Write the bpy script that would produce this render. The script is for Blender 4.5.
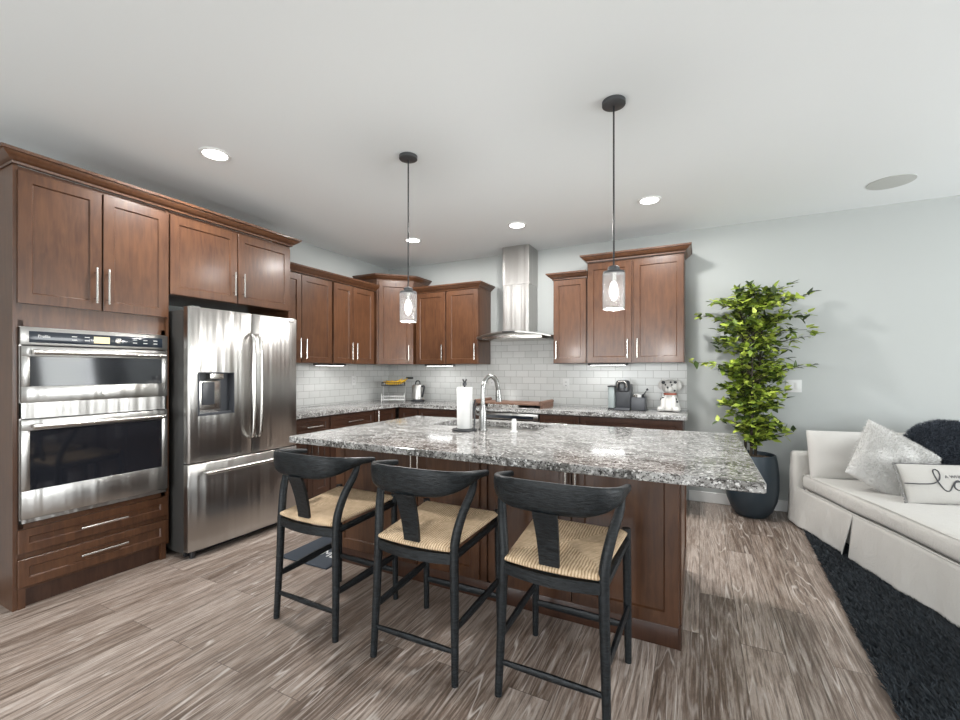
import bpy, bmesh, math, random
from mathutils import Vector, Matrix
import numpy as np
PI = math.pi
S = bpy.context.scene
COL = S.collection
for o in list(bpy.data.objects): bpy.data.objects.remove(o)

# ------------------------------------------------------------------ camera, light, exposure
HORIZON, FOCAL = 370.27, 434.3
cam = bpy.data.cameras.new('camera'); camo = bpy.data.objects.new('camera', cam); COL.objects.link(camo)
camo.location = (0, 0, 1.321); camo.rotation_euler = (PI/2, 0, 0.468)
cam.sensor_width = 36; cam.lens = FOCAL/960*36; cam.shift_y = (HORIZON-360)/960
cam.clip_start = .05; cam.clip_end = 100
S.camera = camo
S.view_settings.view_transform = 'Standard'; S.view_settings.look = 'None'
S.view_settings.gamma = 1; S.view_settings.use_curve_mapping = False
S.view_settings.exposure = 0.12
try:
    S.cycles.max_bounces = 8; S.cycles.caustics_reflective = False; S.cycles.caustics_refractive = False
    S.cycles.sample_clamp_indirect = 6
except Exception: pass

world = bpy.data.worlds.new('world'); S.world = world; world.use_nodes = True
wn = world.node_tree; wn.nodes.clear()
wo = wn.nodes.new('ShaderNodeOutputWorld'); wb = wn.nodes.new('ShaderNodeBackground')
tc = wn.nodes.new('ShaderNodeTexCoord'); sx = wn.nodes.new('ShaderNodeSeparateXYZ')
nz = wn.nodes.new('ShaderNodeTexNoise'); nz.inputs['Scale'].default_value = 22; nz.inputs['Detail'].default_value = 6
fr = wn.nodes.new('ShaderNodeValToRGB'); fr.color_ramp.elements[0].color = (.05,.09,.02,1); fr.color_ramp.elements[1].color = (.55,.62,.28,1)
fr.color_ramp.elements[0].position = .35; fr.color_ramp.elements[1].position = .65
st = wn.nodes.new('ShaderNodeMapRange'); st.inputs[1].default_value = .10; st.inputs[2].default_value = .16
mx = wn.nodes.new('ShaderNodeMixRGB'); mx.inputs[2].default_value = (.80,.88,1,1)
L = wn.links.new
L(tc.outputs['Generated'], sx.inputs[0]); L(tc.outputs['Generated'], nz.inputs['Vector']); L(nz.outputs['Fac'], fr.inputs[0])
L(sx.outputs['Z'], st.inputs[0]); L(st.outputs[0], mx.inputs[0]); L(fr.outputs[0], mx.inputs[1]); L(mx.outputs[0], wb.inputs[0])
wb.inputs[1].default_value = 1.2; L(wb.outputs[0], wo.inputs[0])

def area_light(name, loc, rot, sx_, sy_, power, color=(1,1,1), parent=None, shape='RECTANGLE'):
    d = bpy.data.lights.new(name, 'AREA'); d.shape = shape; d.size = sx_; d.size_y = sy_; d.energy = power; d.color = color
    o = bpy.data.objects.new(name, d); COL.objects.link(o); o.location = loc; o.rotation_euler = rot
    if parent: o.parent = parent
    return o
# daylight entering through the windows of the rear wall and the right wall (out of the picture)
DAY = (.93,.965,1); UP = .28
area_light('daylight_rear_door', (-1.9,-3.55,1.25), (PI/2+UP,0,0), 2.6, 2.2, 140, DAY)
area_light('daylight_rear_window', (1.6,-3.55,1.45), (PI/2+UP,0,0), 2.4, 1.7, 80, DAY)
area_light('daylight_side_window', (4.55,1.9,1.4), (PI/2+UP,0,PI/2), 2.6, 1.8, 135, DAY)
area_light('daylight_side_sash', (4.55,4.0,1.4), (PI/2+UP,0,PI/2), .8, 1.8, 34, DAY)

# ------------------------------------------------------------------ materials
def mat(name, color=(.5,.5,.5), rough=.5, metal=0, spec=.5, **kw):
    m = bpy.data.materials.new(name); m.use_nodes = True
    p = m.node_tree.nodes['Principled BSDF']
    p.inputs['Base Color'].default_value = (*color, 1); p.inputs['Roughness'].default_value = rough
    p.inputs['Metallic'].default_value = metal; p.inputs['Specular IOR Level'].default_value = spec
    for k, v in kw.items(): p.inputs[k.replace('_', ' ')].default_value = v
    return m
class NT:
    def __init__(s, m): s.t = m.node_tree; s.p = s.t.nodes['Principled BSDF']
    def n(s, typ, **kw):
        nd = s.t.nodes.new('ShaderNode'+typ)
        for k, v in kw.items():
            if k.startswith('_'): setattr(nd, k[1:], v)
            else:
                key = k.replace('__', ' ')
                nd.inputs[int(key[1:]) if key[0] == 'i' and key[1:].isdigit() else key].default_value = v
        return nd
    def l(s, a, b): s.t.links.new(a, b)
    def coords(s, scale=(1,1,1), rot=(0,0,0), rnd=False):
        tc = s.n('TexCoord'); mp = s.n('Mapping'); mp.inputs['Scale'].default_value = scale; mp.inputs['Rotation'].default_value = rot
        s.l(tc.outputs['Object'], mp.inputs['Vector'])
        if rnd:
            oi = s.n('ObjectInfo'); mm = s.n('VectorMath', _operation='SCALE'); mm.inputs[0].default_value = (7,11,5)
            s.l(oi.outputs['Random'], mm.inputs['Scale']); s.l(mm.outputs[0], mp.inputs['Location'])
        return mp.outputs[0]
    def ramp(s, fac, stops):
        r = s.n('ValToRGB'); e = r.color_ramp.elements
        while len(e) < len(stops): e.new(.5)
        for el, (pos, c) in zip(e, stops): el.position = pos; el.color = (*c, 1) if len(c) == 3 else c
        s.l(fac, r.inputs[0]); return r.outputs[0]
    def noise(s, vec, scale, detail=4, rough=.55, dist=0):
        n = s.n('TexNoise', Scale=scale, Detail=detail, Roughness=rough, Distortion=dist); s.l(vec, n.inputs['Vector']); return n.outputs['Fac']
    def mix(s, fac, a, b, typ='MIX'):
        m = s.n('MixRGB', _blend_type=typ)
        for i, v in enumerate((fac, a, b)):
            if isinstance(v, (int, float)): m.inputs[i].default_value = v
            elif isinstance(v, tuple): m.inputs[i].default_value = (*v, 1)
            else: s.l(v, m.inputs[i])
        return m.outputs[0]
    def math(s, op, a, b=0.0, c=None):
        m = s.n('Math', _operation=op)
        for i, v in enumerate((a, b) if c is None else (a, b, c)):
            if isinstance(v, (int, float)): m.inputs[i].default_value = v
            else: s.l(v, m.inputs[i])
        return m.outputs[0]
    def bump(s, h, strength=.3, dist=.01):
        b = s.n('Bump', Strength=strength, Distance=dist); s.l(h, b.inputs['Height']); s.l(b.outputs[0], s.p.inputs['Normal'])
    def base(s, c): s.l(c, s.p.inputs['Base Color'])

def m_wood(name, a, b, rough=.32):
    m = mat(name, a, rough, spec=.35); t = NT(m)
    v = t.coords((9,9,1.1), rnd=True); v2 = t.coords((1,1,1), rnd=True)
    g = t.noise(v, 5, 6, .6, .6); bl = t.noise(v2, 3.5, 3)
    c = t.ramp(g, [(.3, a), (.72, b)])
    c = t.mix(t.math('MULTIPLY', t.math('SUBTRACT', bl, .35), .9), c, tuple(min(1, x*1.5) for x in b))
    t.base(c); t.bump(g, .05, .002)
    m.node_tree.nodes['Principled BSDF'].inputs['Coat Weight'].default_value = .35
    m.node_tree.nodes['Principled BSDF'].inputs['Coat Roughness'].default_value = .18
    return m
WOOD = m_wood('cherry stained maple', (.047,.0178,.0084), (.098,.043,.0200))
WOODD = m_wood('dark stained maple', (.030,.013,.008), (.060,.027,.016))
def m_steel(name, c=(.44,.427,.41), rough=.29, wav=.24):
    m = mat(name, c, rough, 1); t = NT(m)
    w = t.noise(t.coords((8,8,.07), rnd=True), 1.2, 2)
    f = t.noise(t.coords((3,3,420)), 1.0, 2)
    h = t.math('ADD', t.math('MULTIPLY', w, 1.0), t.math('MULTIPLY', f, .02))
    t.bump(h, wav, .05)
    return m
STEEL = m_steel('brushed stainless steel')
STEELP = mat('satin nickel', (.55,.53,.50), .25, 1)
CHROME = mat('brushed nickel faucet', (.34,.335,.325), .25, 1)
DARKM = mat('black enamel', (.018,.018,.02), .35)
OVENG = mat('black oven glass', (.012,.013,.017), .06, spec=.8)
DISP = mat('control panel glass', (.02,.026,.036), .12, spec=.6)
WALL = mat('pale grey paint', (.43,.447,.438), .85); _t = NT(WALL); _t.bump(_t.noise(_t.coords(), 90, 3), .05, .004)
CEIL = mat('ceiling paint', (.785,.812,.818), .9); _t = NT(CEIL); _t.bump(_t.noise(_t.coords(), 60, 3), .05, .004)
TRIM = mat('white trim paint', (.72,.72,.71), .45)
PLAST = mat('white plastic', (.66,.66,.65), .35)
BLACKP = mat('black plastic', (.02,.021,.024), .35)
GREYP = mat('charcoal plastic', (.055,.058,.066), .35)
def m_granite():
    m = mat('grey speckled granite', (.5,.5,.5), .09, spec=.55); t = NT(m)
    v = t.coords((1,1.7,1.2)); vs = t.coords()
    big = t.noise(v, 5.5, 7, .68, 1.0)
    fine = t.noise(t.coords((1,1.8,1.3)), 46, 6, .75, .6)
    c = t.ramp(big, [(.32, (.095,.091,.087)), (.44, (.215,.208,.198)), (.56, (.39,.382,.37)), (.70,(.56,.555,.545))])
    c = t.mix(t.ramp(fine, [(.42, (1,1,1)), (.50, (0,0,0))]), c, (.055,.05,.046))
    c = t.mix(t.ramp(t.noise(vs, 62, 4, .65), [(.56, (0,0,0)), (.62, (.95,.95,.95))]), c, (.70,.69,.67))
    vo = t.n('TexVoronoi', Scale=80.0); t.l(vs, vo.inputs['Vector'])
    c = t.mix(t.ramp(vo.outputs['Distance'], [(.20, (.95,.95,.95)), (.28, (0,0,0))]), c, (.022,.021,.022))
    t.base(c); return m
GRAN = m_granite()
def m_floor():
    m = mat('limed oak planks', (.3,.25,.2), .33, spec=.45); t = NT(m)
    tc = t.n('TexCoord'); mp = t.n('Mapping'); mp.inputs['Rotation'].default_value = (0,0,PI/2); t.l(tc.outputs['Object'], mp.inputs[0])
    br = t.n('TexBrick', _offset=.37, _offset_frequency=2, Scale=1.0, Mortar__Size=.0016, Mortar__Smooth=.2, Bias=0.0, Brick__Width=1.22, Row__Height=.178)
    br.inputs['Color1'].default_value = (0,0,0,1); br.inputs['Color2'].default_value = (1,1,1,1); br.inputs['Mortar'].default_value = (.5,.5,.5,1)
    t.l(mp.outputs[0], br.inputs['Vector'])
    r = t.n('SeparateColor'); t.l(br.outputs['Color'], r.inputs[0]); rv = r.outputs[0]
    off = t.n('CombineXYZ'); t.l(t.math('MULTIPLY', rv, 37.0), off.inputs[0]); t.l(t.math('MULTIPLY', rv, 19.0), off.inputs[1]); t.l(t.math('MULTIPLY', rv, 53.0), off.inputs[2])
    def vec(scale):
        a = t.n('VectorMath', _operation='ADD'); t.l(mp.outputs[0], a.inputs[0]); t.l(off.outputs[0], a.inputs[1])
        b = t.n('VectorMath', _operation='MULTIPLY'); b.inputs[1].default_value = scale; t.l(a.outputs[0], b.inputs[0]); return b.outputs[0]
    n1 = t.noise(vec((.7,6,1)), 2.0, 6, .68, 1.2)
    n2 = t.noise(vec((2.0,42,1)), 2.0, 6, .7, .3)
    n3 = t.noise(vec((1.3,5.0,1)), 1.8, 3, .5)
    # cathedral grain: contour rings of a stretched noise
    ring = t.math('FRACT', t.math('MULTIPLY', t.noise(vec((.42,5.5,1)), 1.3, 2, .45, .15), 14.0))
    line = t.ramp(ring, [(.0, (1,1,1)), (.10, (0,0,0)), (.90, (0,0,0)), (1, (1,1,1))])
    c = t.ramp(n1, [(.32, (.092,.060,.042)), (.50, (.265,.195,.153)), (.66, (.56,.47,.405))])
    c = t.mix(.55, c, t.ramp(rv, [(0, (.125,.086,.063)), (.5, (.30,.228,.182)), (1, (.50,.41,.35))]))
    dk = t.ramp(n2, [(.36, (.9,.9,.9)), (.54, (0,0,0))])
    c = t.mix(t.math('MULTIPLY', dk, .72), c, (.060,.042,.033))
    lm = t.ramp(n2, [(.50, (0,0,0)), (.70, (1,1,1))])
    mk = t.ramp(n3, [(.40, (0,0,0)), (.62, (1,1,1))])
    c = t.mix(t.math('MULTIPLY', lm, .6), c, (.66,.60,.55))
    c = t.mix(t.math('MULTIPLY', t.math('MULTIPLY', line, mk), .7), c, (.74,.68,.63))
    c = t.mix(t.math('MULTIPLY', br.outputs['Fac'], .7), c, (.06,.045,.036))
    t.base(c)
    t.l(t.ramp(n2, [(.3, (.38,.38,.38)), (.7, (.22,.22,.22))]), t.p.inputs['Roughness'])
    t.bump(t.math('SUBTRACT', n2, t.math('MULTIPLY', br.outputs['Fac'], .8)), .12, .003)
    return m
FLOOR = m_floor()
def m_tile():
    m = mat('white subway tile', (.7,.7,.68), .2, spec=.5); t = NT(m)
    tc = t.n('TexCoord'); sp = t.n('SeparateXYZ'); cb = t.n('CombineXYZ'); t.l(tc.outputs['Object'], sp.inputs[0])
    t.l(sp.outputs[0], cb.inputs[0]); t.l(sp.outputs[2], cb.inputs[1])
    br = t.n('TexBrick', _offset=.5, Scale=1.0, Mortar__Size=.0022, Mortar__Smooth=.3, Brick__Width=.155, Row__Height=.0775)
    br.inputs['Color1'].default_value = (.58,.585,.57,1); br.inputs['Color2'].default_value = (.64,.64,.625,1); br.inputs['Mortar'].default_value = (.33,.325,.31,1)
    t.l(cb.outputs[0], br.inputs['Vector']); t.base(br.outputs['Color'])
    t.bump(t.math('SUBTRACT', t.math('MULTIPLY', t.noise(t.coords(), 14, 2), .25), br.outputs['Fac']), .35, .003); return m
TILE = m_tile()
def m_black():
    m = mat('black stained ash', (.016,.019,.022), .40, spec=.32); t = NT(m)
    g = t.noise(t.coords((5,5,26), rnd=True), 6, 5, .65, .5)
    t.bump(g, .6, .004); t.base(t.ramp(g, [(.38, (.002,.0027,.0032)), (.66, (.018,.0225,.026))])); return m
ASH = m_black()
def m_rush():
    m = mat('woven rush', (.45,.32,.2), .75); t = NT(m)
    tc = t.n('TexCoord'); sp = t.n('SeparateXYZ'); t.l(tc.outputs['Object'], sp.inputs[0])
    x, y = sp.outputs[0], sp.outputs[1]
    side = t.math('GREATER_THAN', t.math('ABSOLUTE', x), t.math('MULTIPLY', t.math('ABSOLUTE', y), 1.0))
    co = t.n('Mix'); t.l(side, co.inputs[0]); t.l(x, co.inputs[2]); t.l(y, co.inputs[3])
    wob = t.math('MULTIPLY', t.noise(t.coords(), 30, 4), .012)
    ph = t.math('MULTIPLY', t.math('ADD', co.outputs[0], wob), 520.0)
    s = t.math('ADD', t.math('MULTIPLY', t.math('SINE', ph), .5), .5)
    c = t.ramp(t.noise(t.coords(), 28, 4), [(.3, (.42,.28,.15)), (.65, (.72,.54,.35))])
    c2 = t.mix(.55, c, t.ramp(s, [(0, (.17,.095,.04)), (.4, (.60,.42,.25)), (1, (.86,.68,.48))]))
    t.base(c2); t.bump(s, .6, .004); return m
RUSH = m_rush()
SLATE = mat('slate blue glaze', (.026,.040,.053), .38)
SOILM = mat('bark mulch', (.16,.10,.06), .9); _t = NT(SOILM); _n = _t.noise(_t.coords(), 60, 4); _t.base(_t.ramp(_n, [(.35, (.05,.03,.02)), (.65, (.32,.22,.14))])); _t.bump(_n, 1, .02)
TRUNK = mat('dark bamboo stem', (.035,.026,.016), .7)
def m_leaf():
    m = mat('green leaf', (.2,.3,.05), .45); t = NT(m)
    g = t.n('NewGeometry'); t.base(t.ramp(g.outputs['Random Per Island'], [(0, (.018,.032,.008)), (.28, (.055,.095,.014)), (.5, (.19,.27,.032)), (.8, (.33,.42,.05)), (1, (.48,.55,.11))]))
    t.p.inputs['Transmission Weight'].default_value = 0; return m
LEAF = m_leaf()
def m_cloth(name, c, sc=260, b=.15):
    m = mat(name, c, .92, spec=.2); t = NT(m); t.p.inputs['Sheen Weight'].default_value = .15
    a = t.noise(t.coords(), sc, 2); f = t.noise(t.coords((1,1,.55)), 9, 4, .6, .8)
    t.bump(t.math('ADD', t.math('MULTIPLY', a, .25), f), b, .02); return m
LINEN = m_cloth('white slipcover cotton', (.52,.505,.475), b=.6)
LINEN2 = m_cloth('pillow cotton', (.55,.535,.51))
CREAM = m_cloth('cream lumbar linen', (.42,.405,.378), b=.3)
BOUCLE = m_cloth('white boucle', (.62,.61,.59), 130, .5)
RUGM = mat('charcoal shag', (.02,.025,.031), .85); _t = NT(RUGM); _g = _t.n('NewGeometry'); _t.base(_t.ramp(_g.outputs['Random Per Island'], [(0, (.008,.010,.013)), (1, (.040,.050,.060))]))
FURM = mat('charcoal fur', (.03,.036,.05), .8); _t = NT(FURM); _g = _t.n('NewGeometry'); _t.base(_t.ramp(_g.outputs['Random Per Island'], [(0, (.010,.013,.020)), (1, (.075,.090,.115))]))
WFURM = mat('white yarn', (.60,.59,.57), .9)
INK = mat('charcoal ink', (.05,.05,.055), .8)
MATM = mat('navy mat', (.035,.045,.06), .7)
WHITEINK = mat('white print', (.75,.75,.74), .6)
GLASS = mat('clear seeded glass', (1,1,1), .06, Transmission_Weight=.84, IOR=1.25)
_t = NT(GLASS); _t.bump(_t.noise(_t.coords(), 95, 2), .8, .004)
TANKG = mat('water tank plastic', (.62,.70,.70), .15, Transmission_Weight=.6, IOR=1.2)
def m_emit(name, c, s):
    m = mat(name, c, .5); p = m.node_tree.nodes['Principled BSDF']; p.inputs['Emission Color'].default_value = (*c, 1); p.inputs['Emission Strength'].default_value = s; return m
LAMP = m_emit('lit led lens', (1,.985,.96), 5)
BULBE = m_emit('lit bulb', (1,.97,.92), 5)
DIGIT = m_emit('lit clock display', (.75,.62,.35), .35)
PEWTER = mat('pewter grey metal', (.085,.088,.092), .4, .6)
BROWNW = mat('walnut board', (.13,.065,.04), .5); _t = NT(BROWNW); _t.base(_t.ramp(_t.noise(_t.coords((3,30,30)), 4, 5), [(.3, (.07,.035,.022)), (.7, (.22,.12,.08))]))
YELLOW = mat('ripe banana', (.72,.43,.03), .5)
CERAM = mat('glazed cream ceramic', (.60,.585,.56), .2)
REDP = mat('red collar', (.42,.10,.05), .4)
PAPER = mat('white paper towel', (.66,.655,.64), .95)
SPEAK = mat('grey speaker cloth', (.42,.43,.40), .9)

# ------------------------------------------------------------------ mesh building
class MB:
    def __init__(s): s.bm = bmesh.new(); s.M = Matrix.Identity(4)
    def box(s, x0, x1, y0, y1, z0, z1, bev=0, seg=2):
        r = bmesh.ops.create_cube(s.bm, size=1, matrix=s.M @ Matrix.Translation(((x0+x1)/2,(y0+y1)/2,(z0+z1)/2)) @ Matrix.Diagonal((abs(x1-x0),abs(y1-y0),abs(z1-z0),1)))
        if bev > 0:
            vs = set(r['verts']); es = [e for e in s.bm.edges if e.verts[0] in vs and e.verts[1] in vs]
            bmesh.ops.bevel(s.bm, geom=es, offset=bev, segments=seg, affect='EDGES', profile=.5, clamp_overlap=True)
        return s
    def rings(s, R, caps=True, closed=False, loop=True):
        V = [[s.bm.verts.new(s.M @ Vector(p)) for p in r] for r in R]
        n = len(V[0]); pairs = list(zip(V[:-1], V[1:])) + ([(V[-1], V[0])] if closed else [])
        for a, b in pairs:
            for i in range(n if loop else n-1):
                j = (i+1) % n
                try: s.bm.faces.new((a[i], a[j], b[j], b[i]))
                except ValueError: pass
        if caps and not closed and loop and n > 2:
            for r in (V[0][::-1], V[-1]):
                try: s.bm.faces.new(r)
                except ValueError: pass
        return s
    def tube(s, pts, rad, seg=10, closed=False):
        pts = [Vector(p) for p in pts]; n = len(pts)
        if isinstance(rad, (int, float)): rad = [rad]*n
        R = []; up = None
        for i, p in enumerate(pts):
            a = pts[(i-1) % n] if (closed or i > 0) else p; b = pts[(i+1) % n] if (closed or i < n-1) else p
            t = (b-a).normalized()
            if up is None: up = t.orthogonal().normalized()
            up = (up - t*up.dot(t)).normalized(); w = t.cross(up)
            R.append([p + rad[i]*(math.cos(2*PI*k/seg)*up + math.sin(2*PI*k/seg)*w) for k in range(seg)])
        return s.rings(R, closed=closed)
    def cyl(s, p0, p1, r0, r1=None, seg=16): return s.tube([p0, p1], [r0, r0 if r1 is None else r1], seg)
    def lathe(s, prof, c=(0,0,0), seg=28, sx=1, sy=1):
        R = [[(c[0]+sx*r*math.cos(2*PI*k/seg), c[1]+sy*r*math.sin(2*PI*k/seg), c[2]+z) for k in range(seg)] for r, z in prof]
        return s.rings(R)
    def poly(s, pts): s.bm.faces.new([s.bm.verts.new(s.M @ Vector(p)) for p in pts]); return s
    def prism(s, pts, z0, z1, bev=0):
        a = [s.bm.verts.new(s.M @ Vector((x,y,z0))) for x, y in pts]; b = [s.bm.verts.new(s.M @ Vector((x,y,z1))) for x, y in pts]
        n = len(pts); s.bm.faces.new(a[::-1]); s.bm.faces.new(b)
        for i in range(n): s.bm.faces.new((a[i], a[(i+1)%n], b[(i+1)%n], b[i]))
        if bev:
            vs = set(a+b); es = [e for e in s.bm.edges if e.verts[0] in vs and e.verts[1] in vs]
            bmesh.ops.bevel(s.bm, geom=es, offset=bev, segments=2, affect='EDGES', profile=.5)
        return s
    def shaker(s, x0, x1, z0, z1, y=0, t=.02, rail=.058, rec=.009):
        def rect(a, yy): return [(x0+a,yy,z0+a),(x1-a,yy,z0+a),(x1-a,yy,z1-a),(x0+a,yy,z1-a)]
        R = [rect(0,y+t), rect(0,y+.002), rect(.002,y), rect(rail,y), rect(rail+.003,y+.005), rect(rail+.006,y+rec)]
        return s.rings(R)
    def add(s, verts, faces):
        V = [s.bm.verts.new(s.M @ Vector(v)) for v in verts]
        for f in faces: s.bm.faces.new([V[i] for i in f])
        return s
    def build(s, name, m, parent=None, angle=35, fix=True):
        if fix: bmesh.ops.recalc_face_normals(s.bm, faces=s.bm.faces)
        me = bpy.data.meshes.new(name); s.bm.to_mesh(me); s.bm.free()
        for mm in (m if isinstance(m, (list, tuple)) else [m]): me.materials.append(mm)
        me.polygons.foreach_set('use_smooth', [True]*len(me.polygons))
        if angle < 180: me.set_sharp_from_angle(angle=math.radians(angle))
        o = bpy.data.objects.new(name, me); COL.objects.link(o)
        if parent: o.parent = parent
        return o
def tag(o, label=None, cat=None, group=None, kind=None):
    if label: o['label'] = label
    if cat: o['category'] = cat
    if group: o['group'] = group
    if kind: o['kind'] = kind
    return o
def thing(name, label, cat, loc=(0,0,0), rz=0, group=None):
    o = bpy.data.objects.new(name, None); COL.objects.link(o); o.location = loc; o.rotation_euler = (0,0,rz); o.empty_display_size = .1
    return tag(o, label, cat, group)
def copy_tree(o, parent=None):
    c = o.copy(); COL.objects.link(c)
    if parent: c.parent = parent
    for ch in list(o.children): copy_tree(ch, c)
    return c
def struct(name, mb, m, label=None): return tag(mb.build(name, m), label, None, None, 'structure')
def spline(P, n=8):
    P = [Vector(p) for p in P]; Q = [P[0]*2-P[1]] + P + [P[-1]*2-P[-2]]; out = []
    for i in range(1, len(Q)-2):
        a, b, c, d = Q[i-1:i+3]
        for k in range(n):
            t = k/n; out.append(.5*((2*b)+(c-a)*t+(2*a-5*b+4*c-d)*t*t+(3*b-a-3*c+d)*t**3))
    return out + [P[-1]]
def lerp_list(vals, n):
    return [float(np.interp(i/(n-1)*(len(vals)-1), range(len(vals)), vals)) for i in range(n)]
def text_geo(body, size, extrude=.0006):
    cu = bpy.data.curves.new('lettering', 'FONT'); cu.body = body; cu.size = size; cu.extrude = extrude; cu.align_x = 'CENTER'; cu.align_y = 'CENTER'
    o = bpy.data.objects.new('lettering', cu); COL.objects.link(o)
    dg = bpy.context.evaluated_depsgraph_get(); me = bpy.data.meshes.new_from_object(o.evaluated_get(dg))
    v = [tuple(x.co) for x in me.vertices]; f = [tuple(p.vertices) for p in me.polygons]
    bpy.data.objects.remove(o); bpy.data.curves.remove(cu); bpy.data.meshes.remove(me)
    return v, f
def text_on_front(name, body, size, x, y, z, m, parent):      # lettering facing -y in the parent's frame
    v, f = text_geo(body, size); mb = MB(); mb.add([(x+a, y-c, z+b) for a, b, c in v], f); return mb.build(name, m, parent, 180)
def bar_handle(name, x, z, length, parent, vertical=True, y=-.001, r=.006, out=.032, m=None):
    mb = MB(); h = length/2
    if vertical:
        mb.cyl((x,y-out,z-h),(x,y-out,z+h), r, seg=10)
        for q in (-.72, .72): mb.cyl((x,y,z+q*h),(x,y-out,z+q*h), r*.75, seg=8)
    else:
        mb.cyl((x-h,y-out,z),(x+h,y-out,z), r, seg=10)
        for q in (-.72, .72): mb.cyl((x+q*h,y,z),(x+q*h,y-out,z), r*.75, seg=8)
    return mb.build(name, m or STEELP, parent)
CROWN = [(-.022,0),(.006,0),(.008,.012),(.014,.014),(.026,.024),(.048,.042),(.052,.050),(.062,.052),(.064,.068),(-.022,.068)]
def crown(mb, path, z, prof=CROWN, sc=1.0):
    # path: plan polyline, outward side on its right
    P = [Vector((x,y)) for x, y in path]; R = []
    for i, p in enumerate(P):
        ns = []
        if i > 0: d = (p-P[i-1]).normalized(); ns.append(Vector((d.y,-d.x)))
        if i < len(P)-1: d = (P[i+1]-p).normalized(); ns.append(Vector((d.y,-d.x)))
        n = ns[0] if len(ns) == 1 else (ns[0]+ns[1])/(1+ns[0].dot(ns[1]))
        R.append([(p.x+n.x*o*sc, p.y+n.y*o*sc, z+h*sc) for o, h in prof])
    return mb.rings(R)
def cabinet(name, label, cat, loc, rz, W, D, z0, z1, doors=(), drawers=(), toe=0, crown_sides=None, group=None, m=None, hand=None, crown_z=None):
    m = m or WOOD; t = thing(name, label, cat, loc, rz, group)
    mb = MB(); mb.box(0, W, .021, D, z0+toe, z1)
    mb.build('carcass', m, t)
    if toe: MB().box(.01, W-.01, .075, .095, z0, z0+toe).build('toe_kick', WOODD if m is WOODD else m, t)
    for x0, x1, a, b, hs, hz in doors:
        d = MB().shaker(x0, x1, a, b).build('door', m, t)
        if hs: bar_handle('handle', x0+.035 if hs == 'L' else x1-.035, hz, .19 if b-a > .3 else .14, d)
    for x0, x1, a, b in drawers:
        d = MB().shaker(x0, x1, a, b, rail=.045).build('drawer', m, t)
        bar_handle('handle', (x0+x1)/2, (a+b)/2, min(.22, (x1-x0)*.45), d, vertical=False)
    if crown_sides is not None:
        l, r = crown_sides; p = []
        if l: p.append((0, D))
        p += [(0, .0), (W, .0)]
        if r: p.append((W, D))
        mb = MB(); crown(mb, p, (crown_z or z1)-.006); mb.build('crown_molding', m, t)
    return t

# ------------------------------------------------------------------ room shell
XL, YB, H = -3.93, 4.908, 2.743
XR, YR = 4.6, -3.6
struct('floor', MB().box(XL-.2, XR+.2, YR-.2, YB+.2, -.1, 0), FLOOR, 'limed grey brown wood plank floor')
struct('ceiling', MB().box(XL-.2, XR+.2, YR-.2, YB+.2, H, H+.1), CEIL, 'smooth pale ceiling')
struct('wall_left', MB().box(XL-.15, XL, YR, YB+.15, 0, H), WALL)
struct('wall_back', MB().box(XL, XR+.15, YB, YB+.15, 0, H), WALL)
def holed(mb, axis, c0, c1, lo, hi, holes):
    # wall slab between c0..c1 on one axis, running lo..hi on the other, with rectangular openings
    def B(a, b, z0, z1):
        if b-a > 1e-4 and z1-z0 > 1e-4:
            mb.box(a, b, c0, c1, z0, z1) if axis == 'y' else mb.box(c0, c1, a, b, z0, z1)
    x = lo
    for a, b, z0, z1 in sorted(holes): B(x, a, 0, H); B(a, b, 0, z0); B(a, b, z1, H); x = b
    B(x, hi, 0, H); return mb
RH = [(-3.2,-.6,.12,2.35), (.4,2.8,.6,2.3)]; SH = [(.6,3.2,.5,2.3), (3.6,4.4,.5,2.3)]
struct('wall_rear', holed(MB(), 'y', YR-.15, YR, XL-.15, XR+.15, RH), WALL)
struct('wall_right', holed(MB(), 'x', XR, XR+.15, YR, YB, SH), WALL)
for i, (a, b, z0, z1) in enumerate(RH+SH):
    mb = MB(); n = 3 if b-a > 1 else 2
    for k in range(n):
        x = a + (b-a)*k/(n-1)
        if i < 2: mb.box(x-.04, x+.04, YR-.09, YR-.03, z0, z1)
        else: mb.box(XR+.03, XR+.09, x-.04, x+.04, z0, z1)
    for z in (z0, z1):
        if i < 2: mb.box(a, b, YR-.09, YR-.03, z-.04, z+.04)
        else: mb.box(XR+.03, XR+.09, a, b, z-.04, z+.04)
    struct('window_%d' % (i+1), mb, TRIM)
struct('baseboard_back', MB().box(-.10, XR, YB-.014, YB, 0, .105, .004, 1), TRIM, 'white baseboard along the back wall')

# backsplash tiles (local x along the wall)
def splash(name, loc, rz, W, z0, z1, label):
    o = struct(name, MB().box(0, W, -.009, 0, z0, z1), TILE, label); o.location = loc; o.rotation_euler = (0,0,rz); return o
splash('trim_1', (XL, 2.72, 0), PI/2, YB-2.72, .90, 1.40, 'white subway tile backsplash on the left wall')
splash('trim_2', (XL+.009, YB, 0), 0, -.115-XL-.009, .90, 1.40, 'white subway tile backsplash on the back wall')
splash('trim_3', (-2.335, YB, 0), 0, .92, 1.40, 1.70, 'white subway tile above the cooktop under the hood')

# ------------------------------------------------------------------ left run: oven tower, fridge and their cabinets
XF = -3.337; R90 = PI/2; DF = XF-XL-.004
T = thing('oven_tower_cabinet', 'tall brown cabinet tower holding the double wall oven at far left', 'cabinet', (XF, .965, 0), R90)
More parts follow.
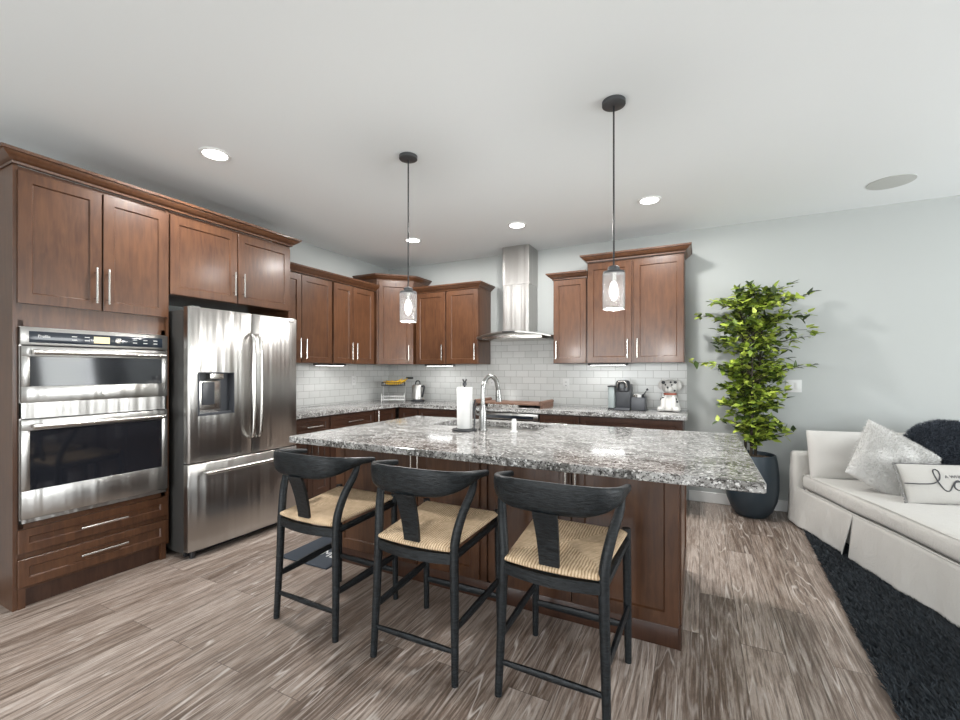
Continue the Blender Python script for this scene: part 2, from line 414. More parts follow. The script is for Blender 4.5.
# local x = world y-.965 ; local y = XF - world x
TW = .782
mb = MB(); mb.box(.0205, TW-.0205, .061, DF-.004, 0.001, .114); mb.box(0, .02, .012, DF, .0, 2.45); mb.box(TW-.02, TW, .012, DF, .10, 2.45)
mb.box(.02, TW-.02, .021, DF, .10, .465); mb.box(.02, TW-.02, .021, DF, 1.565, 2.45); mb.box(.02, TW-.02, DF-.02, DF, .4, 1.6)
mb.box(.02,.045,.021,.05,.4,1.6).box(TW-.045,TW-.02,.021,.05,.4,1.6)
mb.box(.02,.05,.008,.06,0,.115).box(TW-.05,TW-.02,.008,.06,0,.115)
mb.build('carcass', WOOD, T)
MB().box(.05, TW-.05, .035, .06, 0, .112).build('toe_kick', WOODD, T)
for x0, x1, hx in ((.018,.393,.357), (.401,.772,.418)):
    d = MB().shaker(x0, x1, 1.692, 2.425).build('door', WOOD, T); bar_handle('handle', hx, 1.843, .22, d)
for z0, z1 in ((.118,.272), (.306,.438)):
    d = MB().shaker(.018, .772, z0, z1, rail=.045).build('drawer', WOOD, T); bar_handle('handle', .40, z1-.066, .24, d, vertical=False)

OV = thing('wall_oven', 'stainless double wall oven with microwave above, built into the tall cabinet', 'oven', (XF, .965, 0), R90)
MB().box(.05, TW-.05, .052, .55, .47, 1.56).build('oven_body', DARKM, OV)
fr = MB(); fr.box(.021,TW-.021,-.003,.02,.472,.492).box(.021,TW-.021,-.003,.02,1.052,1.140).box(.021,TW-.021,-.003,.02,1.548,1.562)
fr.box(.021,.03,-.003,.02,.472,1.56).box(TW-.03,TW-.021,-.003,.02,.472,1.56); fr.build('trim_frame', STEEL, OV)
cp = MB().box(.021, TW-.021, -.018, .018, 1.462, 1.560, .004).build('control_panel', STEEL, OV)
MB().box(.056, TW-.056, -.0205, -.015, 1.476, 1.540, .003).build('panel_glass', DISP, cp)
MB().box(.345, .425, -.0215, -.0195, 1.487, 1.527).build('clock_display', DIGIT, cp)
MB().lathe([(.018,0),(.018,.004),(.012,.006)], seg=16).build('control_dial', STEELP, cp).matrix_local = Matrix.Translation((.47,-.0205,1.508)) @ Matrix.Rotation(PI/2, 4, 'X')
for x0 in (.24, .30, .55, .61, .67):
    for zz in (1.498, 1.518):
        MB().box(x0, x0+.024, -.0215, -.0198, zz, zz+.004).build('button', WHITEINK, cp)
text_on_front('brand_lettering', 'Profile', .020, .118, -.0208, 1.513, WHITEINK, cp)
def oven_door(name, z0, z1, wz0, wz1):
    mb = MB(); t = .034
    mb.box(.024, TW-.024, -.022, .016, z0, wz0, .003).box(.024, TW-.024, -.022, .016, wz1, z1, .003)
    mb.box(.024, .06, -.022, .016, wz0-.004, wz1+.004, .002).box(TW-.06, TW-.024, -.022, .016, wz0-.004, wz1+.004, .002)
    d = mb.build(name, STEEL, OV)
    MB().box(.055, TW-.055, -.018, .010, wz0-.003, wz1+.003).build('window_glass', OVENG, d)
    hz = wz1+.024; h = MB(); h.tube([(.06,-.062,hz),(TW-.06,-.062,hz)], .0145, 14)
    for x in (.075, TW-.075): h.box(x-.012, x+.012, -.06, -.02, hz-.010, hz+.010, .003)
    h.build('handle', STEELP, d); return d
ud = oven_door('microwave_door', 1.142, 1.456, 1.232, 1.398)
MB().lathe([(.012,0),(.012,.002)], seg=20).build('round_badge', STEELP, ud).matrix_local = Matrix.Translation((.397,-.0225,1.183)) @ Matrix.Rotation(PI/2, 4, 'X')
ld = oven_door('oven_door', .497, 1.047, .655, .985)
MB().box(.04, TW-.04, .0, .02, .476, .498).build('vent_slot', DARKM, OV)
mb = MB()
for z in (.72,.80,.88): mb.box(.09, TW-.09, .0115, .014, z, z+.004)
mb.build('oven_rack', STEELP, OV)

FC = cabinet('over_fridge_cabinet', 'brown two-door cabinet above the refrigerator', 'cabinet', (XF, 1.748, 0), R90, 1.022, DF, 1.86, 2.45,
    doors=[(.004,.503,1.862,2.425,'R',2.01), (.511,1.012,1.862,2.425,'L',2.01)])
MB().box(1.002, 1.022, .012, DF, 0, 1.86).build('end_panel', WOOD, FC)
mb = MB(); crown(mb, [(XL+.004, .964), (XF+.001, .964), (XF+.001, 2.771), (XL+.004, 2.771)][::1], 2.452)
tag(mb.build('crown_molding', WOOD), 'long brown crown molding across the top of the oven tower and fridge cabinet', 'crown molding')

FX = -3.13
FR = thing('refrigerator', 'stainless french-door refrigerator with water dispenser and bottom freezer drawer', 'refrigerator', (FX, 1.768, 0), R90)
FW = .906
MB().box(.004, FW-.004, .085, .76, .035, 1.745, .006).build('case', mat('dark grey fridge side', (.045,.044,.042), .4), FR)
def fdoor(name, x0, x1, z0, z1, cut=None):
    mb = MB(); n = 10
    def yf(x): u = (x/FW-.5)*2; return .002+.016*u*u
    def edge(x): return [(x, .075)]
    if cut is None:
        R = []
        for k in range(n+1):
            x = x0+(x1-x0)*k/n; e = min(x-x0, x1-x); y = yf(x)+(.010 if e < 1e-6 else 0)
            R.append([(x,.075,z0),(x,y+.004,z0),(x,y,z0+.006),(x,y,z1-.006),(x,y+.004,z1),(x,.075,z1)])
        mb.rings(R); return mb.build(name, STEEL, FR)
    cx0, cx1, cz0, cz1 = cut
    for a, b, c, d in ((x0,cx0,z0,z1),(cx1,x1,z0,z1),(cx0,cx1,z0,cz0),(cx0,cx1,cz1,z1)):
        R = []; m = 6
        for k in range(m+1):
            x = a+(b-a)*k/m; y = yf(x)+(.010 if min(x-x0, x1-x) < 1e-6 else 0)
            lo = .006 if c == z0 else 0; hi = .006 if d == z1 else 0
            R.append([(x,.075,c),(x,y+lo*.6,c),(x,y,c+lo),(x,y,d-hi),(x,y+hi*.6,d),(x,.075,d)])
        mb.rings(R)
    return mb.build(name, STEEL, FR)
ldr = fdoor('left_door', .0, .468, .672, 1.765, (.062,.322,1.000,1.305))
rdr = fdoor('right_door', .474, .906, .672, 1.765)
fzr = fdoor('freezer_drawer', .0, .906, .055, .662)
for d, x, s in ((ldr,.440,1), (rdr,.502,-1)):
    pts = spline([(x,.004,1.60),(x,-.040,1.585),(x,-.058,1.50),(x,-.064,1.20),(x,-.058,.90),(x,-.040,.815),(x,.004,.80)], 6)
    mb = MB(); mb.tube(pts, .0125, 12); mb.build('handle', STEELP, d)
mb = MB(); mb.tube(spline([(.095,.004,.600),(.10,-.045,.600),(.16,-.060,.600),(.453,-.064,.600),(.74,-.060,.600),(.80,-.045,.600),(.81,.004,.600)], 6), .014, 12); mb.build('handle', STEELP, fzr)
dp = MB(); dp.box(.060,.324,.074,.078,.998,1.307); dp.box(.060,.066,.004,.076,.998,1.307).box(.318,.324,.004,.076,.998,1.307).box(.060,.324,.006,.076,.998,1.004).box(.060,.324,.006,.076,1.300,1.307)
dsp = dp.build('dispenser_recess', GREYP, ldr)
MB().box(.15,.25,.02,.074,1.255,1.299,.004).build('ice_chute', STEELP, ldr)
MB().box(.085,.255,.064,.075,1.01,1.245,.003).build('dispenser_paddle_plate', STEELP, ldr)
MB().box(.115,.205,.056,.066,1.07,1.235,.003).build('dispenser_paddle', GREYP, ldr)
MB().box(.07,.315,.02,.072,1.004,1.016,.002).build('drip_tray', GREYP, ldr)
text_on_front('brand_lettering', 'SAMSUNG', .014, .83, .008, 1.735, INK, rdr)
MB().lathe([(.008,0),(.008,.002)], seg=12).build('round_sticker', WHITEINK, ldr).matrix_local = Matrix.Translation((.045,.013,1.39)) @ Matrix.Rotation(PI/2, 4, 'X')
HINGE = mat('hinge cover grey', (.12,.12,.12), .4)
for x in (.02,.826): MB().box(x, x+.06, .02, .12, 1.745, 1.772, .004).build('hinge_cover', HINGE, FR)
mb = MB(); mb.box(.02,.886,.09,.12,.01,.05)
for x in (.05,.85): mb.cyl((x,.06,0),(x,.06,.05),.018,seg=12)
mb.build('base_grille', BLACKP, FR)

# ------------------------------------------------------------------ wall cabinets
XU = XL+.345; YU = YB-.345; DU = .341
cabinet('wall_cabinet', 'brown two-door wall cabinet just right of the refrigerator', 'cabinet', (XU, 2.772, 0), R90, .748, DU, 1.395, 2.30,
    doors=[(.004,.328,1.399,2.288,'R',1.54), (.334,.736,1.399,2.288,'L',1.54)])
cabinet('wall_cabinet', 'brown two-door wall cabinet between the fridge-side cabinet and the corner cabinet', 'cabinet', (XU, 3.522, 0), R90, .700, DU, 1.395, 2.30,
    doors=[(.012,.306,1.399,2.288,'R',1.54), (.312,.672,1.399,2.288,'L',1.54)])
mb = MB(); crown(mb, [(XU+.001, 2.774), (XU+.001, 4.225)], 2.301); tag(mb.build('crown_molding', WOOD), 'brown crown molding over the two left wall cabinets', 'crown molding')
# diagonal corner cabinet
CC = thing('corner_cabinet', 'taller diagonal brown corner wall cabinet with one door', 'cabinet', (0,0,0))
A, B = (XU, 4.245), (-3.265, YU)
mb = MB(); mb.prism([(XL+.005,YB-.005),(XL+.005,4.245),A,B,(-3.265,YB-.005)], 1.395, 2.455); mb.build('carcass', WOOD, CC)
dv = Vector((B[0]-A[0], B[1]-A[1])); dl = dv.length; ang = math.atan2(dv.y, dv.x)
mb = MB(); mb.M = Matrix.Translation((A[0],A[1],0)) @ Matrix.Rotation(ang, 4, 'Z') @ Matrix.Translation((0,-.021,0)); mb.shaker(.02, dl-.02, 1.400, 2.425)
dr = mb.build('door', WOOD, CC)
h = bar_handle('handle', dl-.065, 1.54, .19, dr); h.matrix_local = Matrix.Translation((A[0],A[1],0)) @ Matrix.Rotation(ang, 4, 'Z') @ Matrix.Translation((0,-.021,0))
mb = MB(); crown(mb, [(XL+.005,4.245), A, B, (-3.265,YB-.005)], 2.448); mb.build('crown_molding', WOOD, CC)

cabinet('wall_cabinet', 'brown two-door wall cabinet on the back wall left of the range hood', 'cabinet', (-3.225, YU, 0), 0, .896, DU, 1.395, 2.30,
    doors=[(.006,.437,1.399,2.288,'R',1.54), (.466,.890,1.399,2.288,'R',1.54)], crown_sides=(False, True))
cabinet('wall_cabinet', 'brown single-door wall cabinet right of the range hood', 'cabinet', (-1.420, YU, 0), 0, .370, DU, 1.395, 2.30,
    doors=[(.007,.358,1.399,2.288,'L',1.54)], crown_sides=(True, False))
cabinet('wall_cabinet', 'taller brown two-door wall cabinet above the coffee maker', 'cabinet', (-1.048, YU-.012, 0), 0, .920, DU+.012, 1.395, 2.45,
    doors=[(.006,.440,1.399,2.42,'R',1.54), (.462,.914,1.399,2.42,'L',1.54)], crown_sides=(True, True))
def under_light(loc, rz, label):
    t = thing('undercabinet_light', label, 'light', loc, rz, 'under-cabinet lights')
    MB().box(-.20,.20,-.05,.05,-.020,-.001,.003).build('housing', BLACKP, t)
    MB().box(-.17,.17,-.04,.04,-.024,-.018,.002).build('lens', LAMP, t)
    area_light('undercabinet_glow', (0,0,-.03), (0,0,0), .34, .06, .32, (.93,.98,1), t)
under_light((XL+.20, 3.62, 1.395), R90, 'slim light under the left wall cabinets')
under_light((-2.94, YB-.22, 1.395), 0, 'slim light under the wall cabinet left of the hood')
under_light((-.86, YB-.22, 1.395), 0, 'slim light above the coffee maker')

# ------------------------------------------------------------------ range hood
HC = -1.875
HD = thing('range_hood', 'stainless chimney range hood with arched canopy above the cooktop', 'range hood', (HC, YB, 0))
MB().box(-.163,.163,-.300,-.001,2.30,H,.002,1).build('upper_chimney', STEEL, HD)
MB().box(-.159,.159,-.297,-.001,1.75,2.302,.002,1).build('lower_chimney', STEEL, HD)
mb = MB(); R = []
for k in range(25):
    u = -1+2*k/24; x = .448*u; z = 1.742-.052*u*u; yf = -.50+.10*u*u
    R.append([(x,-.001,z-.006),(x,yf,z-.006),(x,yf-.006,z-.003),(x,yf-.006,z+.012),(x,yf,z+.016),(x,-.001,z+.016)])
mb.rings(R); can = mb.build('canopy', STEEL, HD)
MB().box(-.36,.36,-.44,-.002,1.672,1.715,.004).box(-.28,.28,-.40,-.002,1.715,1.738).build('filter_box', STEELP, HD)
MB().box(-.075,.075,-.507,-.498,1.738,1.754,.002).build('control_strip', DARKM, HD)

# ------------------------------------------------------------------ base cabinets and perimeter countertop
XB_, YBB = XL+.622, YB-.622
def base(label, loc, rz, W, doors, drawers): return cabinet('base_cabinet', label, 'cabinet', loc, rz, W, .615, 0, .874, doors, drawers, toe=.10, m=WOODD)
def dd(W): return [(.006,W/2-.003,.11,.69,'R',.60),(W/2+.003,W-.006,.11,.69,'L',.60)], [(.006,W-.006,.70,.862)]
W = .435; d, r = dd(W); base('dark brown base cabinet with one drawer beside the refrigerator', (XB_, 2.776, 0), R90, W, d, r)
W = .66; d, r = dd(W); base('dark brown base cabinet with a wide drawer in the middle of the left run', (XB_, 3.213, 0), R90, W, d, r)
base('dark brown corner base cabinet with an upright handle', (XB_, 3.875, 0), R90, .40, [(.006,.385,.11,.862,'L',.76)], [])
base('dark brown narrow base cabinet right of the inside corner', (-3.295, YBB, 0), 0, .30, [(.03,.292,.11,.862,None,0)], [])
W = .83; d, r = dd(W); base('dark brown base cabinet behind the paper towels', (-2.993, YBB, 0), 0, W, d, r)
W = .42; d, r = dd(W); base('dark brown base cabinet right of the under-counter oven', (-1.482, YBB, 0), 0, W, d, r)
W = .925; d, r = dd(W); base('dark brown wide base cabinet below the coffee maker', (-1.060, YBB, 0), 0, W, d, r)
UO = thing('undercounter_oven', 'stainless under-counter oven below the cooktop', 'oven', (-2.16, YBB, 0))
MB().box(.003,.672,.02,.60,.0,.872).build('oven_body', DARKM, UO)
MB().box(.005,.670,-.012,.022,.795,.862,.004).build('control_panel', STEEL, UO)
MB().box(.03,.62,-.014,-.008,.806,.838).build('panel_glass', DISP, UO)
d = MB().box(.005,.670,-.012,.022,.12,.785,.004).build('door', STEEL, UO); bar_handle('handle', .337, .74, .55, d, vertical=False, y=-.012)
MB().box(.06,.612,-.015,-.008,.25,.68).build('window_glass', OVENG, UO)
mb = MB(); mb.prism([(XL+.010,2.775),(XL+.65,2.775),(XL+.65,YB-.65),(-.098,YB-.65),(-.098,YB-.010),(XL+.010,YB-.010)], .8745, .914, .005)
tag(mb.build('countertop', GRAN), 'L-shaped grey speckled granite countertop along the back and left walls', 'countertop')

# ------------------------------------------------------------------ island
IX0, IX1, IY0, IY1 = -2.262, -.084, 2.239, 3.17
IS = thing('island_cabinet', 'brown kitchen island base under the big granite slab', 'kitchen island', (0,0,0))
mb = MB(); mb.box(IX0, IX0+.02, IY0+.03, IY1, .0, .874).box(IX1-.02, IX1, IY0+.03, IY1, .0, .874).box(IX0+.02, IX1-.02, IY0+.03, IY1-.03, .09, .12).box(IX0+.02, IX1-.02, IY0+.03, IY0+.05, .12, .874).box(IX0+.02, IX1-.02, IY1-.02, IY1, .09, .874)
mb.build('carcass', WOOD, IS)
mb = MB(); mb.box(IX0, -1.095, IY0+.012, IY0+.03, .10, .874).box(-1.07, IX1, IY0+.012, IY0+.03, .10, .874).build('face_frame', WOOD, IS)
MB().box(IX0, IX1-.004, IY0+.012, IY0+.05, 0, .100, .002).build('base_board', WOODD, IS)
MB().box(IX1-.006, IX1+.006, IY0+.01, IY0+.036, 0, .118).box(IX1-.008, IX1+.008, IY0+.03, IY1, .0, .100).build('corner_trim', WOODD, IS)
for x0, x1, hs in ((IX0+.03,-1.568,'R'), (-1.562,-1.135,'L'), (-1.035,-.597,'R'), (-.591,-.055-.03,'L')):
    mb = MB(); mb.M = Matrix.Translation((0, IY0-.008, 0)); mb.shaker(x0, min(x1, IX1-.001), .112, .862, rail=.062)
    d = mb.build('door', WOOD, IS)
    h = bar_handle('handle', x1-.022 if hs == 'R' else x0+.022, .755, .19, d); h.location = (0, IY0-.008, 0)
mb = MB(); mb.M = Matrix.Translation((IX1, IY0, 0)) @ Matrix.Rotation(R90, 4, 'Z') @ Matrix.Translation((0,-.008,0)); mb.shaker(.03, IY1-IY0-.02, .112, .862, t=.008, rail=.07); mb.build('end_panel', WOOD, IS)
for k in range(4):
    mb = MB(); mb.M = Matrix.Translation((IX1-.02-k*.54, IY1+.02, 0)) @ Matrix.Rotation(PI, 4, 'Z'); mb.shaker(.0, .53, .112, .862); mb.build('door', WOOD, IS)
TX0, TX1, TY0, TY1 = -2.266, .216, 1.859, 3.2285
SX0, SX1, SY0, SY1 = -1.80, -.975, 2.745, 3.115
mb = MB(); bm = mb.bm
def loop_pts(x0, x1, y0, y1, r, n=4):
    out = []
    for cx, cy, a in ((x1-r,y0+r,-PI/2),(x1-r,y1-r,0),(x0+r,y1-r,PI/2),(x0+r,y0+r,PI)):
        for k in range(n+1): t = a+PI/2*k/n; out.append((cx+r*math.cos(t), cy+r*math.sin(t)))
    return out
O_ = loop_pts(TX0,TX1,TY0,TY1,.012); I_ = loop_pts(SX0,SX1,SY0,SY1,.03)
n = len(O_)
def rr(P, z, e=0): 
    cx = sum(p[0] for p in P)/n; cy = sum(p[1] for p in P)/n
    return [(x-math.copysign(e, x-cx), y-math.copysign(e, y-cy), z) for x, y in P]
mb.rings([rr(I_,.8745), rr(O_,.8745,.004), rr(O_,.8785), rr(O_,.910), rr(O_,.914,.004), rr(I_,.914)], closed=True)
tag(mb.build('island_countertop', GRAN), 'large rectangular grey speckled granite slab on the kitchen island', 'countertop')
mb = MB(); J_ = loop_pts(SX0-.008,SX1+.008,SY0-.008,SY1+.008,.03); K_ = loop_pts(SX0+.01,SX1-.01,SY0+.01,SY1-.01,.05)
mb.rings([rr(J_,.874), rr(J_,.874,.006), rr(K_,.72), rr(K_,.70,.02), rr(K_,.695,.12)]); s = mb.build('sink', STEEL)
tag(s, 'undermount stainless steel sink set in the island slab', 'sink')

FA = thing('faucet', 'brushed nickel gooseneck pull-down faucet on the island beside the sink', 'faucet', (-1.325, 2.665, .914), .95)
MB().lathe([(.032,0),(.032,.004),(.027,.012),(.0255,.13),(.020,.17)], seg=24).build('body', CHROME, FA)
pts = spline([(0,0,.16),(0,0,.26),(.008,.0,.315),(.04,.012,.355),(.085,.025,.365),(.125,.037,.335),(.142,.043,.28),(.146,.045,.265)], 6)
MB().tube(pts, .0155, 14).build('spout', CHROME, FA)
MB().tube([(.146,.045,.268),(.150,.047,.225),(.154,.049,.185)], [.018,.021,.022], 14).build('spray_head', CHROME, FA)
MB().tube([(-.012,.016,.10),(-.028,.038,.105),(-.036,.050,.150)], [.010,.009,.006], 10).build('lever', CHROME, FA)
SD = thing('soap_dispenser', 'small brushed nickel air-gap cap right of the faucet', 'sink fitting', (-1.095, 2.665, .914))
MB().lathe([(.024,0),(.024,.005),(.0165,.007),(.0165,.075),(.012,.085)], seg=18).build('cap', PLAST, SD)

PT = thing('paper_towel_holder', 'black paper towel holder with a white roll on the island', 'paper towel holder', (-1.418, 2.575, .914))
MB().lathe([(.082,0),(.085,.004),(.082,.012),(.02,.014)], seg=32).build('base', BLACKP, PT)
mb = MB(); mb.cyl((0,0,.01),(0,0,.312),.006,seg=10); mb.lathe([(.008,.300),(.014,.306),(.014,.322),(.008,.328)], seg=12)
for k in range(4): a = k*PI/2; mb.tube([(0,0,.32),(.010*math.cos(a),.010*math.sin(a),.335),(.018*math.cos(a),.018*math.sin(a),.348)], [.005,.004,.002], 6)
mb.build('centre_post', BLACKP, PT)
mb = MB(); mb.tube(spline([(.078,-.012,.01),(.082,-.012,.09),(.074,-.012,.16),(.088,-.012,.21)], 5), .006, 8); mb.tube(spline([(.079,-.012,.14),(.098,-.010,.19)], 3), [.005]*3+[.003], 8)
mb.build('side_arm', BLACKP, PT)
R = [[(r*math.cos(2*PI*k/40)*(1+.004*math.sin(9*k)), r*math.sin(2*PI*k/40), z) for k in range(40)] for r, z in ((.02,.016),(.050,.016),(.052,.02),(.052,.288),(.050,.292),(.02,.292),(.02,.285))]
MB().rings(R).build('paper_roll', PAPER, PT)

# ------------------------------------------------------------------ things on the back countertop
CT = .9141
KB = thing('cutting_board', 'wooden stove cover with scrolled cut-outs lying over the cooktop', 'wooden board', (-1.87, YB-.36, CT), 0)
MB().box(-.40,.40,-.19,.19,.030,.052,.004).build('board', BROWNW, KB)
mb = MB()
for x in (-.385,.385): mb.tube([(x,-.20,.062),(x,.20,.062)], .020, 10)
mb.build('end_grip', BROWNW, KB)
mb = MB(); mb.box(-.40,-.375,-.19,.19,0,.032).box(.375,.40,-.19,.19,0,.032).box(-.39,.39,.17,.19,0,.032); mb.build('side_rail', BROWNW, KB)
mb = MB(); mb.box(-.22,.12,-.192,-.188,-.0,.004)
for k in range(5):
    x = -.20+k*.075
    for s_ in (1,-1): mb.tube(spline([(x-.03,-.193,.018),(x-.015,-.193,.018+s_*.015),(x,-.193,.018),(x+.015,-.193,.018-s_*.010),(x+.03,-.193,.018)], 4), .004, 6)
mb.build('scroll_ornament', CERAM, KB)
CK = thing('cooktop', 'flat black and steel gas cooktop set in the back countertop', 'cooktop', (-1.87, YB-.36, CT))
MB().box(-.37,.37,-.24,.24,0,.006,.002).build('glass_plate', STEEL, CK)
mb = MB()
for x in (-.26,0,.26):
    for yy in (-.11,.09): mb.lathe([(.045,.006),(.045,.014),(.03,.020)], (x,yy,0), 16)
mb.build('burner_caps', BLACKP, CK)

KM = thing('coffee_maker', 'black single-serve coffee maker with side water tank on the back counter', 'coffee maker', (-.70, YB-.24, CT), .0)
MB().box(-.075,.075,-.10,.13,.0,.022,.006).build('drip_base', GREYP, KM)
MB().box(-.078,.075,-.02,.14,.018,.265,.010).build('body', GREYP, KM)
mb = MB(); mb.lathe([(.05,.0),(.070,.008),(.072,.085),(.060,.112),(.03,.118)], (0,-.035,.19), 28, 1, 1.05); mb.build('brew_head', BLACKP, KM)
mb = MB(); mb.tube(spline([(-.05,-.105,.232),(-.035,-.115,.285),(0,-.118,.298),(.035,-.115,.285),(.05,-.105,.232)], 5), .007, 8); mb.build('chrome_handle', STEELP, KM)
mb = MB(); mb.lathe([(.022,0),(.022,.012)], seg=16); b_ = mb.build('brew_button', PEWTER, KM); b_.matrix_local = Matrix.Translation((0,-.098,.248)) @ Matrix.Rotation(PI/2, 4, 'X')
tk = MB().box(-.148,-.084,-.05,.12,.016,.235,.012).build('water_tank', TANKG, KM); MB().box(-.152,-.082,-.055,.125,.233,.247,.004).build('tank_lid', BLACKP, tk); MB().box(-.150,-.080,-.05,.12,0,.018,.004).build('tank_base', BLACKP, tk)
mb = MB(); mb.box(.080,.215,-.06,.12,0,.012,.004); mb.box(.080,.088,-.06,.12,0,.135,.003).box(.207,.215,-.06,.12,0,.135,.003).box(.080,.215,-.06,-.052,0,.135,.003).box(.080,.215,.112,.12,0,.135,.003); mb.build('pod_caddy', GREYP, KM)
for x, y, r, c in ((.112,-.015,.022,STEELP),(.155,-.02,.024,WHITEINK),(.125,.05,.023,BROWNW),(.175,.06,.022,BLACKP)):
    tag(MB().lathe([(r*.75,0),(r,.045),(r*1.1,.047),(r*1.1,.05)], seg=16).build('coffee_pod', c), 'small coffee pod standing in the caddy beside the coffee maker', 'coffee pod', 'coffee pods').location = (-.70+x, YB-.24+y, CT+.112)
sp_ = MB(); sp_.tube([(.16,0,.11),(.20,.01,.17),(.225,.015,.205)], [.006,.005,.004], 8); sp_.lathe([(.004,-.012),(.014,0),(.004,.012)], (.228,.016,.212), 10)
o = sp_.build('coffee_scoop', BLACKP); o.location = (-.70, YB-.24, CT); tag(o, 'black scoop sticking up from the coffee pod caddy', 'scoop')

# spotted dog cookie jar
DG = thing('cookie_jar', 'white spotted dog-shaped ceramic cookie jar with red collar at the counter end', 'cookie jar', (-.265, YB-.135, CT), -.15)
mb = MB(); mb.lathe([(.06,0),(.098,.006),(.100,.03),(.086,.075),(.075,.115),(.062,.150),(.056,.162)], seg=28, sy=.9)
for s_ in (-1,1):
    mb.lathe([(.01,0),(.036,.004),(.040,.022),(.030,.042),(.008,.048)], (s_*.070,-.062,0), 16, 1, 1.2)
    mb.tube(spline([(s_*.045,-.05,.14),(s_*.05,-.072,.09),(s_*.046,-.080,.03)], 4), lerp_list([.02,.022,.025], 9), 10)
mb.build('body', CERAM, DG)
mb = MB(); mb.lathe([(.057,.160),(.062,.164),(.062,.174),(.056,.178)], seg=28, sy=.9); mb.build('collar', REDP, DG)
mb = MB(); mb.lathe([(.045,.176),(.066,.195),(.078,.230),(.074,.270),(.052,.300),(.02,.312)], seg=28, sy=.92)
mb.lathe([(.004,-.034),(.026,-.028),(.036,-.006),(.034,.014),(.02,.028),(.004,.032)], (0,-.070,.222), 16, 1.1, .95)
hd = mb.build('head_lid', CERAM, DG)
for s_ in (-1,1):
    MB().tube(spline([(s_*.045,0,.298),(s_*.078,-.005,.285),(s_*.090,-.008,.245),(s_*.084,-.01,.215)], 4), lerp_list([.014,.022,.024,.010], 13), 10).build('ear', CERAM, hd)
mb = MB()
for x, y, z, r in ((-.030,-.066,.262,.009),(.030,-.066,.262,.009),(0,-.110,.236,.011)): mb.lathe([(.001,-r),(r*.7,-r*.7),(r,0),(r*.7,r*.7),(.001,r)], (x,y,z), 12)
mb.build('eyes_and_nose', BLACKP, hd)
mb = MB()
for x, y, z, r in ((-.052,-.060,.285,.017),(.058,-.045,.288,.014),(.020,-.070,.288,.010),(.062,-.060,.12,.016),(-.066,-.056,.115,.015),(.076,-.056,.095,.011),(-.05,-.073,.130,.011),(.056,-.066,.205,.010)):
    mb.lathe([(.001,-r),(r*.7,-r*.7),(r,0),(r*.7,r*.7),(.001,r)], (x,y,z), 12, 1.1, .6)
mb.build('black_spots', BLACKP, DG)

# fruit stand, bananas, kettle
FS = thing('fruit_stand', 'white two-tier wire stand in the counter corner', 'fruit stand', (-3.60, 4.60, CT), .55)
mb = MB(); hw, hd_ = .145, .095
for x in (-hw,hw):
    mb.tube(spline([(x,hd_,0),(x,hd_,.26)], 2), .005, 8); mb.tube([(x,-hd_,0),(x,-hd_,.10)], .005, 8)
    mb.tube([(x,-hd_,.10),(x,hd_,.10)], .004, 8)
mb.build('uprights', PLAST, FS)
def basket(z, mm):
    mb = MB()
    for zz in (z, z+.045): mb.tube([(-hw,-hd_,zz),(hw,-hd_,zz),(hw,hd_,zz),(-hw,hd_,zz)], .0035, 6, closed=True)
    for k in range(13): x = -hw+2*hw*k/12; mb.tube([(x,-hd_,z+.045),(x,-hd_,z),(x,hd_,z),(x,hd_,z+.045)], .0022, 6)
    for k in range(7): y = -hd_+2*hd_*k/6; mb.tube([(-hw,y,z+.045),(-hw,y,z),(hw,y,z),(hw,y,z+.045)], .0022, 6)
    return mb.build('basket', mm, FS)
basket(.02, PLAST); basket(.205, BLACKP)
for k in range(4):
    y0 = 4.60-.054+k*.036
    mb = MB(); P = spline([(-.10,0,.02),(-.05,-.012,0),(.01,-.016,-.004),(.07,-.008,.012),(.105,.004,.038)], 4)
    mb.tube(P, lerp_list([.006,.017,.019,.018,.006], len(P)), 8); mb.tube([(.104,.004,.036),(.116,.006,.052)], .006, 6)
    o = mb.build('banana', YELLOW); o.location = (-3.60+.012*k, y0, CT+.238+.012*(k%2)); o.rotation_euler = (0,0,.55+.10*(k-1.5))
    tag(o, 'yellow banana lying in the top tray of the wire stand', 'banana', 'bananas in the wire stand')
KT = thing('electric_kettle', 'stainless electric kettle with black handle on the back counter', 'kettle', (-3.30, 4.72, CT), -.2)
MB().lathe([(.085,0),(.090,.004),(.090,.018),(.075,.024)], seg=28).build('power_base', BLACKP, KT)
MB().lathe([(.074,.025),(.078,.03),(.078,.195),(.070,.215),(.03,.222)], seg=28).build('body', STEEL, KT)
mb = MB(); mb.tube(spline([(-.045,0,.218),(-.03,0,.26),(0,0,.268),(.03,0,.26),(.045,0,.218)], 5), .008, 8); mb.build('top_handle', BLACKP, KT)
mb = MB(); mb.tube(spline([(.076,0,.195),(.115,0,.20),(.105,0,.14),(.080,0,.06)], 5), [.013]*16, 8); mb.tube([(-.074,0,.215),(-.092,0,.19),(-.082,0,.07)], [.008,.012,.006], 8); mb.build('side_handle', BLACKP, KT)
